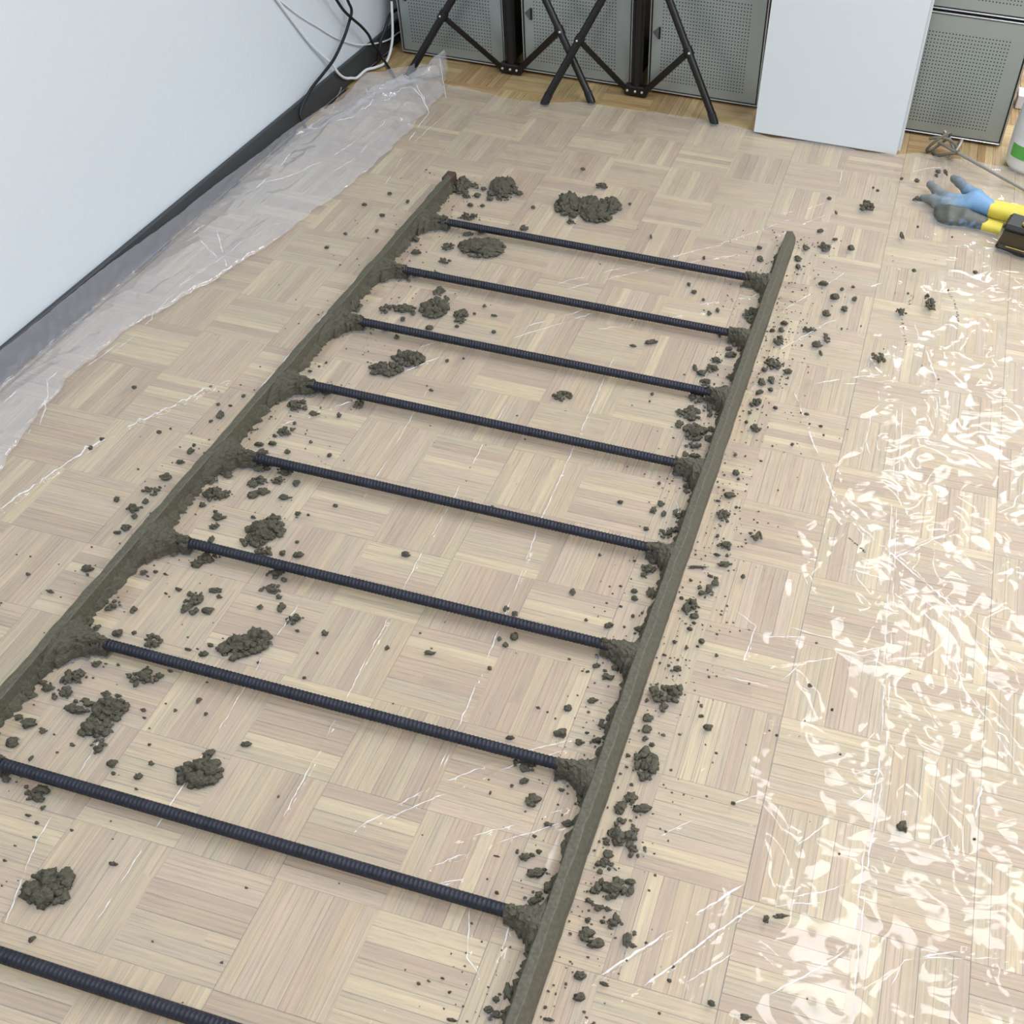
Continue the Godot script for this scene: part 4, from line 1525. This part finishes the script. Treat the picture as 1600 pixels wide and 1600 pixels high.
# ---------------------------------------------------------------- lockers
func door(parent: Node3D, x0: float, x1: float, y0: float, y1: float, pull: bool, full: bool) -> void:
	var w := x1 - x0
	var dm := MB.new()
	dm.box(Vector3((x0 + x1) / 2, (y0 + y1) / 2, 0.0), Vector3(w - 0.014, y1 - y0 - 0.012, 0.012), 0.0015)
	var d := put("door", dm.mesh(), M.brushed_aluminium, parent)
	var tr := MB.new()
	for s in [x0 + 0.0018, x1 - 0.0018]:
		tr.box(Vector3(s, (y0 + y1) / 2, 0.003), Vector3(0.0032, y1 - y0, 0.012), 0.0008)
	tr.box(Vector3((x0 + x1) / 2, y0 + 0.0018, 0.003), Vector3(w - 0.008, 0.0036, 0.013), 0.0008)
	tr.box(Vector3((x0 + x1) / 2, y1 - 0.0018, 0.003), Vector3(w - 0.008, 0.0036, 0.012), 0.0008)
	put("edge_trim", tr.mesh(), M.trim_aluminium, d)
	# perforation: small dark round holes in rows
	var ho := MB.new()
	var cols := int((w - 0.078) / 0.0094)
	var rows := int((y1 - y0 - 0.076) / 0.0098)
	for i in cols:
		for j in rows:
			var c := Vector3(x0 + 0.041 + i * 0.0094, y0 + 0.036 + j * 0.0098, 0.0062)
			var ring := []
			for q in 6:
				ring.append(c + Vector3(cos(q * TAU / 6), sin(q * TAU / 6), 0) * 0.002)
			ho.poly(ring, Vector3(0, 0, 1))
	var hp := put("perforation", ho.mesh(), M.hole_dark, d)
	hp.set_meta("kind", "stuff")
	if pull:
		var pm := MB.new()
		var c := Vector3(x0 + 0.022, y0 + (y1 - y0) * 0.51, 0.006)
		var a := [c + Vector3(-0.013, 0, 0), c + Vector3(0.008, 0.019, 0), c + Vector3(0.008, -0.019, 0), c + Vector3(0.008, 0.015, 0.012), c + Vector3(0.008, -0.015, 0.012)]
		pm.poly([a[0], a[1], a[3]], Vector3(0, 1, 1))
		pm.poly([a[0], a[3], a[4]], Vector3(-1, 0, 1))
		pm.poly([a[0], a[4], a[2]], Vector3(0, -1, 1))
		pm.poly([a[1], a[2], a[4], a[3]], Vector3(1, 0, 0))
		var p := put("finger_pull", pm.mesh(), M.pull_grey, d)
		put("pull_slot", box_mesh(c + Vector3(0.0105, 0, 0.002), Vector3(0.004, 0.034, 0.006), 0.0005), M.black_frame, p)

func lockers() -> void:
	var spans := [[-1.674, -1.312], [-1.25, -0.89], [-0.836, -0.479], [-0.1, 0.269]]
	var says := ["perforated metal locker in the corner against the white wall", "perforated metal locker standing between the two black tripod posts", "perforated metal locker next to the leaning white board, behind a tripod leg", "perforated metal locker at the end of the row, behind the mixing paddle"]
	for k in spans.size():
		var x0: float = spans[k][0]
		var x1: float = spans[k][1]
		var t := thing("locker", says[k], "locker", Vector3(0, 0, LOCK_Z), "perforated metal lockers along the back")
		var b := MB.new()
		b.box(Vector3((x0 + x1) / 2, 0.83, -0.237), Vector3(x1 - x0 + 0.005, 1.66, 0.46), 0.002)
		put("carcass", b.mesh(), M.black_frame, t)
		for r in 4:
			var y0 := 0.008 + r * 0.352
			door(t, x0, x1, y0, y0 + 0.345, r < 2, true)

func boards() -> void:
	var lean := atan(0.125)
	for k in 2:
		var wd := 0.428
		var b := MB.new()
		b.box(Vector3(0, 0.55, 0), Vector3(wd, 1.1, 0.006), 0.0008)
		var o := put("white_board", b.mesh(), M.board_white)
		o.position = Vector3(-0.241 + 0.009 * k, 0.009, -1.886 - 0.028 * k - 0.002)
		o.rotation = Vector3(-lean, 0, 0.0)
		if k == 0:
			tag(o, "large plain white board leaning on the lockers, in front of another", "board", "white boards leaning on the lockers")
		else:
			tag(o, "white board mostly hidden behind the front leaning white board", "board", "white boards leaning on the lockers")

# ---------------------------------------------------------------- tripods
func tripods() -> void:
	var data := [
		[Vector3(-1.283, 0, -2.044), [Vector3(-1.575, 0, -1.886), Vector3(-0.973, 0, -1.915)], "black folding tripod stand nearer the white wall, with riveted braces"],
		[Vector3(-0.861, 0, -2.028), [Vector3(-1.109, 0, -1.853), Vector3(-0.579, 0, -1.906)], "black folding tripod stand nearer the leaning white board, with riveted braces"]]
	for d in data:
		var P: Vector3 = d[0]
		var t := thing("tripod_stand", d[2], "tripod", P, "black tripod stands by the lockers")
		var post := MB.new()
		post.tube([Vector3(0, 0.006, 0), Vector3(0, 1.2, 0)], 0.0165, 16)
		put("post", post.mesh(), M.black_tube, t)
		var br := MB.new()
		br.box(Vector3(0, 0.019, 0.004), Vector3(0.074, 0.03, 0.03), 0.004)
		var bracket := put("bracket", br.mesh(), M.black_tube, t)
		var bolt := MB.new()
		bolt.tube([Vector3(0, 0, -0.002), Vector3(0, 0, 0.002), Vector3(0, 0, 0.0035)], [0.0042, 0.0042, 0.002], 10)
		var bm := bolt.mesh()
		for s in [-0.026, 0.0, 0.022]:
			var bo := put("bolt", bm, M.bolt_chrome, bracket)
			bo.position = Vector3(s, 0.019, 0.0195)
		var hub := MB.new()
		hub.tube([Vector3(0, 0.4, 0), Vector3(0, 0.41, 0), Vector3(0, 0.47, 0), Vector3(0, 0.48, 0)], [0.018, 0.026, 0.026, 0.018], 16)
		put("hub", hub.mesh(), M.black_tube, t)
		var feet: Array = d[1].duplicate()
		feet.append(P + Vector3(0.0, 0, -0.32))
		for k in feet.size():
			var F: Vector3 = feet[k] - P
			var out := F.normalized()
			var top := out * 0.022 + Vector3(0, 0.44, 0)
			var foot := F + Vector3(0, 0.008, 0)
			var lg := MB.new()
			lg.tube([foot, foot.lerp(top, 0.05), top], 0.0115 if k < 2 else 0.009, 12)
			var leg := put("leg", lg.mesh(), M.black_tube, t)
			var cp := MB.new()
			cp.tube([foot + Vector3(0, -0.0065, 0), foot.lerp(top, 0.06)], 0.0128 if k < 2 else 0.010, 12)
			put("rubber_foot", cp.mesh(), M.cable_black, leg)
			if k == 2:
				continue
			var joint := foot.lerp(top, 0.41)
			var bs := MB.new()
			var lo := Vector3(signf(F.x) * 0.028, 0.02, 0.012)
			var dirb := (joint - lo).normalized()
			var sidev := dirb.cross(Vector3(0, 0, 1)).normalized()
			var fw := sidev.cross(dirb)
			bs.box((joint + lo) / 2 + fw * 0.004, Vector3((joint - lo).length() + 0.016, 0.019, 0.004), 0.0015, Basis(dirb, sidev, fw) if fw.z > 0 else Basis(dirb, -sidev, -fw))
			var brace := put("brace", bs.mesh(), M.black_tube, t)
			var rv := put("rivet", bm, M.bolt_chrome, brace)
			rv.position = joint + Vector3(-signf(F.x) * -0.004, 0.0, 0.012)
			var cl := MB.new()
			cl.tube([joint - (top - foot).normalized() * 0.012, joint + (top - foot).normalized() * 0.012], 0.0145, 12)
			put("collar", cl.mesh(), M.black_tube, leg)

# ---------------------------------------------------------------- cables
func smooth_path(pts: Array, n := 6) -> Array:
	var c := Curve3D.new()
	for k in pts.size():
		var a: Vector3 = pts[maxi(k - 1, 0)]
		var b: Vector3 = pts[mini(k + 1, pts.size() - 1)]
		var tan := (b - a) / 6.0
		c.add_point(pts[k], -tan, tan)
	var out := []
	for k in (pts.size() - 1) * n + 1:
		out.append(c.sample(mini(k / n, pts.size() - 2), (k % n) / float(n) if k < (pts.size() - 1) * n else 1.0))
	return out

func cable(called: String, label: String, pts: Array, r: float, m: Material, group: String) -> void:
	var b := MB.new()
	b.tube(smooth_path(pts), r, 9)
	tag(put(called, b.mesh(), m), label, "cable", group)

func cables() -> void:
	cable("power_cable", "black cable hanging down the wall and running out onto the floor", [Vector3(-1.7, 0.62, -1.55), Vector3(-1.7, 0.4, -1.64), Vector3(-1.7, 0.278, -1.73), Vector3(-1.7, 0.229, -1.768), Vector3(-1.7, 0.192, -1.809), Vector3(-1.7, 0.148, -1.863), Vector3(-1.7, 0.111, -1.899), Vector3(-1.7, 0.08, -1.916), Vector3(-1.7, 0.05, -1.945), Vector3(-1.69, 0.018, -1.955), Vector3(-1.657, 0.006, -1.923), Vector3(-1.584, 0.005, -1.83)], 0.0044, M.cable_black, "black cables in the corner")
	cable("power_cable", "black cable crossing over the other and dropping behind the plastic hem", [Vector3(-1.71, 0.62, -1.74), Vector3(-1.71, 0.4, -1.78), Vector3(-1.709, 0.25, -1.815), Vector3(-1.709, 0.207, -1.833), Vector3(-1.711, 0.181, -1.816), Vector3(-1.711, 0.147, -1.765), Vector3(-1.711, 0.114, -1.69), Vector3(-1.711, 0.099, -1.616), Vector3(-1.711, 0.086, -1.539), Vector3(-1.713, 0.064, -1.484), Vector3(-1.713, 0.042, -1.456), Vector3(-1.7, 0.006, -1.45)], 0.0044, M.cable_black, "black cables in the corner")
	cable("power_cable", "short black cable curving out from behind the corner locker", [Vector3(-1.70, 0.10, -2.25), Vector3(-1.7, 0.116, -2.132), Vector3(-1.7, 0.121, -2.07), Vector3(-1.7, 0.108, -2.037), Vector3(-1.702, 0.086, -2.011), Vector3(-1.708, 0.06, -1.985), Vector3(-1.712, 0.006, -1.96)], 0.005, M.cable_black, "black cables in the corner")
	cable("network_cable", "thick white cable looping over the dark baseboard beside the corner locker", [Vector3(-1.69, 0.16, -2.06), Vector3(-1.69, 0.09, -2.045), Vector3(-1.69, 0.05, -2.03), Vector3(-1.69, 0.018, -2.0), Vector3(-1.685, 0.008, -1.953), Vector3(-1.698, 0.01, -1.902), Vector3(-1.71, 0.014, -1.869), Vector3(-1.713, 0.012, -1.81), Vector3(-1.714, 0.023, -1.777), Vector3(-1.714, 0.038, -1.739), Vector3(-1.714, 0.064, -1.706), Vector3(-1.718, 0.101, -1.683), Vector3(-1.724, 0.135, -1.651), Vector3(-1.7285, 0.21, -1.583), Vector3(-1.7285, 0.45, -1.40)], 0.0042, M.cable_white, "white cables in the corner")
	cable("network_cable", "thin white cable running down the white wall into the corner", [Vector3(-1.7, 0.035, -2.2), Vector3(-1.715, 0.036, -2.136), Vector3(-1.715, 0.041, -2.055), Vector3(-1.716, 0.06, -1.966), Vector3(-1.728, 0.09, -1.866), Vector3(-1.731, 0.147, -1.757), Vector3(-1.731, 0.213, -1.661), Vector3(-1.731, 0.258, -1.595), Vector3(-1.731, 0.308, -1.531), Vector3(-1.731, 0.5, -1.3)], 0.0024, M.cable_white, "white cables in the corner")

# ---------------------------------------------------------------- gloves, paddle, battery, jug
func smin(a: float, b: float, k: float) -> float:
	var h := clampf(0.5 + 0.5 * (b - a) / k, 0.0, 1.0)
	return lerpf(b, a, h) - k * h * (1.0 - h)

func hand(bones: Array, cell: float, k: float, paint: Callable) -> ArrayMesh:
	var lo := Vector3.ONE * 99.0
	var hi := -lo
	for b in bones:
		for e in [0, 1]:
			var p: Vector3 = b[e * 2]
			var r: float = b[e * 2 + 1] + cell * 2.5
			lo = lo.min(p - Vector3.ONE * r)
			hi = hi.max(p + Vector3.ONE * r)
	var n := Vector3i(((hi - lo) / cell).ceil()) + Vector3i.ONE
	var f := PackedFloat32Array()
	f.resize(n.x * n.y * n.z)
	for z in n.z:
		for y in n.y:
			for x in n.x:
				var p := lo + Vector3(x, y, z) * cell
				var d := 1.0
				for b in bones:
					var a: Vector3 = b[0]
					var ab: Vector3 = b[2] - a
					var t := clampf((p - a).dot(ab) / maxf(ab.length_squared(), 1e-9), 0.0, 1.0)
					var q := p - (a + ab * t)
					d = smin(d, q.length() - lerpf(b[1], b[3], t), k)
				f[(z * n.y + y) * n.x + x] = d
	var mb := MB.new()
	var id := {}
	for z in n.z - 1:
		for y in n.y - 1:
			for x in n.x - 1:
				var s := Vector3.ZERO
				var cnt := 0
				for e in [[0, 0, 0, 1, 0, 0], [0, 1, 0, 1, 1, 0], [0, 0, 1, 1, 0, 1], [0, 1, 1, 1, 1, 1], [0, 0, 0, 0, 1, 0], [1, 0, 0, 1, 1, 0], [0, 0, 1, 0, 1, 1], [1, 0, 1, 1, 1, 1], [0, 0, 0, 0, 0, 1], [1, 0, 0, 1, 0, 1], [0, 1, 0, 0, 1, 1], [1, 1, 0, 1, 1, 1]]:
					var d0 := f[((z + e[2]) * n.y + y + e[1]) * n.x + x + e[0]]
					var d1 := f[((z + e[5]) * n.y + y + e[4]) * n.x + x + e[3]]
					if (d0 < 0) != (d1 < 0):
						var t := d0 / (d0 - d1)
						s += Vector3(x, y, z) + Vector3(e[0], e[1], e[2]).lerp(Vector3(e[3], e[4], e[5]), t)
						cnt += 1
				if cnt:
					var p := lo + s / cnt * cell
					mb.col = paint.call(p)
					id[(z * n.y + y) * n.x + x] = mb.vert(p)
	for z in range(1, n.z - 1):
		for y in range(1, n.y - 1):
			for x in range(1, n.x - 1):
				var i := (z * n.y + y) * n.x + x
				var d0 := f[i]
				for ax in 3:
					var st: int = [1, n.x, n.x * n.y][ax]
					var d1 := f[i + st]
					if (d0 < 0) == (d1 < 0):
						continue
					var u: int = [n.x, n.x * n.y, 1][ax]
					var w: int = [n.x * n.y, 1, n.x][ax]
					var q := [i, i - u, i - u - w, i - w]
					if not (id.has(q[0]) and id.has(q[1]) and id.has(q[2]) and id.has(q[3])):
						continue
					if d0 < 0:
						mb.tri(id[q[0]], id[q[2]], id[q[1]])
						mb.tri(id[q[0]], id[q[3]], id[q[2]])
					else:
						mb.tri(id[q[0]], id[q[1]], id[q[2]])
						mb.tri(id[q[0]], id[q[2]], id[q[3]])
	return mb.mesh()

func chain(pts: Array, radii: Array) -> Array:
	var out := []
	for k in pts.size() - 1:
		out.append([pts[k], radii[k], pts[k + 1], radii[k + 1]])
	return out

func cuff(from: Vector3, to: Vector3, w0: float, w1: float, h0: float, h1: float, m: Material, parent: Node3D) -> void:
	# a flattened sleeve with thickness and an open end
	var b := MB.new()
	var dir := (to - from).normalized()
	var side := dir.cross(Vector3.UP).normalized()
	var n := 10
	var sides := 28
	var first := b.v.size()
	for layer in 2:
		for k in n:
			var t := k / float(n - 1) if layer == 0 else 1.0 - k / float(n - 1)
			for s in sides:
				var a := TAU * s / sides
				var ex := signf(cos(a)) * pow(absf(cos(a)), 0.7)
				var ey := signf(sin(a)) * pow(absf(sin(a)), 0.9)
				var inset := 0.0 if layer == 0 else 0.0016
				var p := from.lerp(to, t) + side * ex * (lerpf(w0, w1, t) - inset) + Vector3.UP * ey * (lerpf(h0, h1, t) - inset)
				p += Vector3.UP * 0.0018 * nz.get_noise_3d(p.x * 30.0, p.y * 20.0, p.z * 30.0)
				b.vert(p)
	b.grid(first, n * 2, sides, true, true)
	put("cuff", b.mesh(), m, parent).set_meta("label", "yellow knitted cuff")

func tools() -> void:
	var blue := c8(110, 150, 188).srgb_to_linear()
	var grime := c8(122, 124, 120).srgb_to_linear()
	var wet := c8(80, 82, 76).srgb_to_linear()
	var g1 := thing("work_glove", "blue rubber work glove lying on top, thumb spread, over the other glove", "glove", Vector3.ZERO, "pair of rubber gloves")
	var up := [[Vector3(0.246, 0.043, -1.588), 0.021, Vector3(0.205, 0.045, -1.612), 0.025], [Vector3(0.246, 0.043, -1.575), 0.017, Vector3(0.196, 0.04, -1.598), 0.021], [Vector3(0.242, 0.043, -1.598), 0.017, Vector3(0.21, 0.047, -1.63), 0.019]]
	up += chain([Vector3(0.21, 0.047, -1.635), Vector3(0.182, 0.05, -1.655), Vector3(0.159, 0.05, -1.693), Vector3(0.143, 0.047, -1.715)], [0.018, 0.0145, 0.0125, 0.011])
	up += chain([Vector3(0.19, 0.043, -1.605), Vector3(0.135, 0.04, -1.615), Vector3(0.102, 0.041, -1.64), Vector3(0.082, 0.037, -1.678)], [0.017, 0.0125, 0.012, 0.0105])
	up += chain([Vector3(0.185, 0.038, -1.596), Vector3(0.126, 0.033, -1.596), Vector3(0.094, 0.028, -1.612), Vector3(0.072, 0.02, -1.627)], [0.015, 0.0125, 0.0115, 0.0105])
	up += chain([Vector3(0.188, 0.036, -1.588), Vector3(0.14, 0.03, -1.585), Vector3(0.108, 0.02, -1.596)], [0.014, 0.012, 0.011])
	put("hand", hand(up, 0.0034, 0.009, func(p: Vector3) -> Color:
		var d := minf(p.distance_to(Vector3(0.143, 0.047, -1.715)), minf(p.distance_to(Vector3(0.085, 0.037, -1.67)), p.distance_to(Vector3(0.085, 0.02, -1.62))))
		var m := clampf(1.6 - d / 0.07 + 0.9 * nz.get_noise_3d(p.x * 60, p.y * 60, p.z * 60), 0.0, 1.0)
		return blue.lerp(grime, m * 0.9)), M.glove_rubber, g1)
	cuff(Vector3(0.247, 0.043, -1.586), Vector3(0.40, 0.045, -1.565), 0.030, 0.042, 0.019, 0.018, M.glove_cuff, g1)
	var g2 := thing("work_glove", "mortar-smeared blue rubber work glove with curled fingers, lying underneath", "glove", Vector3.ZERO, "pair of rubber gloves")
	var dn := [[Vector3(0.236, 0.019, -1.548), 0.018, Vector3(0.19, 0.022, -1.556), 0.021], [Vector3(0.236, 0.018, -1.536), 0.015, Vector3(0.186, 0.02, -1.542), 0.018]]
	dn += chain([Vector3(0.185, 0.026, -1.562), Vector3(0.145, 0.03, -1.560), Vector3(0.118, 0.026, -1.562)], [0.018, 0.0155, 0.0135])
	dn += chain([Vector3(0.185, 0.02, -1.545), Vector3(0.145, 0.021, -1.542), Vector3(0.12, 0.018, -1.546)], [0.017, 0.0145, 0.0135])
	dn += chain([Vector3(0.18, 0.017, -1.535), Vector3(0.15, 0.0155, -1.53), Vector3(0.128, 0.0145, -1.534)], [0.0145, 0.0135, 0.0125])
	put("hand", hand(dn, 0.0034, 0.007, func(p: Vector3) -> Color:
		var m := clampf(0.75 + (0.2 - p.x) / 0.06 * 0.3 + (p.y - 0.02) / 0.02 * 0.8 + 1.1 * nz.get_noise_3d(p.x * 45 + 9, p.y * 45, p.z * 45), 0.0, 1.0)
		return blue.lerp(wet, m)), M.glove_rubber, g2)
	cuff(Vector3(0.238, 0.017, -1.544), Vector3(0.288, 0.016, -1.536), 0.026, 0.028, 0.0145, 0.0135, M.glove_cuff, g2)

	# mixing paddle: long shaft with wire rings
	var mp := thing("mixing_paddle", "steel mortar mixing paddle with caked wire rings and a long shaft", "mixing paddle")
	var A := Vector3(0.085, 0.04, -1.945)
	var B := Vector3(0.62, 0.012, -1.56)
	var ax := (B - A).normalized()
	var sh := MB.new()
	sh.tube([A, B], 0.0048, 12)
	put("shaft", sh.mesh(), M.steel_dull, mp)
	var s1 := ax.cross(Vector3.UP).normalized()
	var s2 := s1.cross(ax)
	var rings := [[0.0, 0.036], [0.062, 0.034]]
	for k in rings.size():
		var c: Vector3 = A + ax * rings[k][0]
		var R: float = rings[k][1]
		var arc := []
		for q in 31:
			var a := TAU * q / 30.0 * (1.0 if k == 0 else 0.62) + 0.6
			arc.append(c + s1 * cos(a) * R + s2 * sin(a) * R + ax * 0.022 * sin(a * 1.0 + k))
		var rb := MB.new()
		rb.tube(arc, 0.0042, 8)
		put("ring", rb.mesh(), M.steel_caked if k == 0 else M.steel_dull, mp)
	for k in 3:
		var a := TAU * k / 3.0 + 0.4
		var rib := []
		for q in 13:
			var t := q / 12.0
			var aa := a + t * 1.6
			var rr := lerpf(0.036, 0.005, t * t)
			rib.append(A + ax * (-0.012 + t * 0.085) + s1 * cos(aa) * rr + s2 * sin(aa) * rr)
		var rb := MB.new()
		rb.tube(rib, 0.0045, 8)
		put("blade", rb.mesh(), M.steel_caked if k != 1 else M.steel_dull, mp)

	# battery and grip of a cordless drill lying at the edge
	var dr := thing("cordless_drill", "black and yellow cordless drill with its battery pack, beside the yellow glove cuffs", "drill", Vector3(0.285, 0.0025, -1.478))
	dr.rotation.y = deg_to_rad(-14)
	var bb := MB.new()
	bb.box(Vector3(0.052, 0.012, 0.0), Vector3(0.108, 0.022, 0.082), 0.008)
	put("battery_foot", bb.mesh(), M.battery_black, dr)
	var b2 := MB.new()
	b2.box(Vector3(0.054, 0.04, 0.0), Vector3(0.096, 0.044, 0.07), 0.006)
	var pack := put("battery_pack", b2.mesh(), M.battery_olive, dr)
	put("stripe", box_mesh(Vector3(0.0055, 0.04, 0.02), Vector3(0.0012, 0.034, 0.0016)), M.tool_yellow, pack)
	put("stripe", box_mesh(Vector3(0.05, 0.0225, 0.0415), Vector3(0.05, 0.0016, 0.0012)), M.tool_yellow, pack)
	var b3 := MB.new()
	b3.box(Vector3(0.056, 0.068, 0.0), Vector3(0.106, 0.02, 0.08), 0.008)
	put("battery_top", b3.mesh(), M.battery_black, dr)
	var b4 := MB.new()
	b4.box(Vector3(0.075, 0.082, 0.0), Vector3(0.06, 0.016, 0.05), 0.006)
	put("grip_foot", b4.mesh(), M.tool_yellow, dr)
	var gp := MB.new()
	gp.tube([Vector3(0.085, 0.088, 0), Vector3(0.1, 0.13, 0), Vector3(0.12, 0.19, 0)], [0.021, 0.018, 0.022], 14)
	put("grip", gp.mesh(), M.battery_black, dr)
	var bd := MB.new()
	bd.tube([Vector3(0.03, 0.215, 0), Vector3(0.045, 0.215, 0), Vector3(0.17, 0.215, 0), Vector3(0.2, 0.215, 0)], [0.02, 0.033, 0.033, 0.022], 18)
	put("motor_housing", bd.mesh(), M.tool_yellow, dr)
	var ch := MB.new()
	ch.tube([Vector3(0.2, 0.215, 0), Vector3(0.24, 0.215, 0), Vector3(0.255, 0.215, 0)], [0.02, 0.019, 0.009], 16)
	put("chuck", ch.mesh(), M.battery_black, dr)

	# jug of cleaner
	var jg := thing("jug", "translucent white plastic jug with a green and white label", "jug", Vector3(0.353, 0.001, -1.962))
	var jb := MB.new()
	jb.lathe([Vector2(0.0, 0.0), Vector2(0.05, 0.0), Vector2(0.062, 0.005), Vector2(0.069, 0.018), Vector2(0.07, 0.1), Vector2(0.0665, 0.16), Vector2(0.062, 0.2), Vector2(0.045, 0.235), Vector2(0.022, 0.252), Vector2(0.02, 0.272), Vector2(0.0, 0.272)], 40, Vector3.ZERO)
	put("bottle_body", jb.mesh(), M.jug_plastic, jg)
	var cpb := MB.new()
	cpb.lathe([Vector2(0.0, 0.292), Vector2(0.023, 0.291), Vector2(0.024, 0.267), Vector2(0.0, 0.267)], 24, Vector3.ZERO)
	put("cap", cpb.mesh(), M.label_green, jg)
	for part in [["label_band", 0.045, 0.082, "label_green", 0.0], ["label_panel", 0.082, 0.1, "label_white", 0.0]]:
		var lb := MB.new()
		var n := 22
		for r in 2:
			for q in n:
				var a := lerpf(PI * 0.22, PI * 0.84, q / float(n - 1))
				lb.vert(Vector3(cos(a) * (0.0706 if q >= 0 else 0.0), part[1] if r == 0 else part[2], sin(a) * 0.0706))
		lb.grid(0, 2, n, false, true)
		put(part[0], lb.mesh(), M[part[3]], jg)
	tag(put("carton", box_mesh(Vector3(0.36, 0.022, -2.4), Vector3(0.11, 0.042, 0.07), 0.002), M.box_white), "small flat white carton on the floor behind the last locker", "carton")
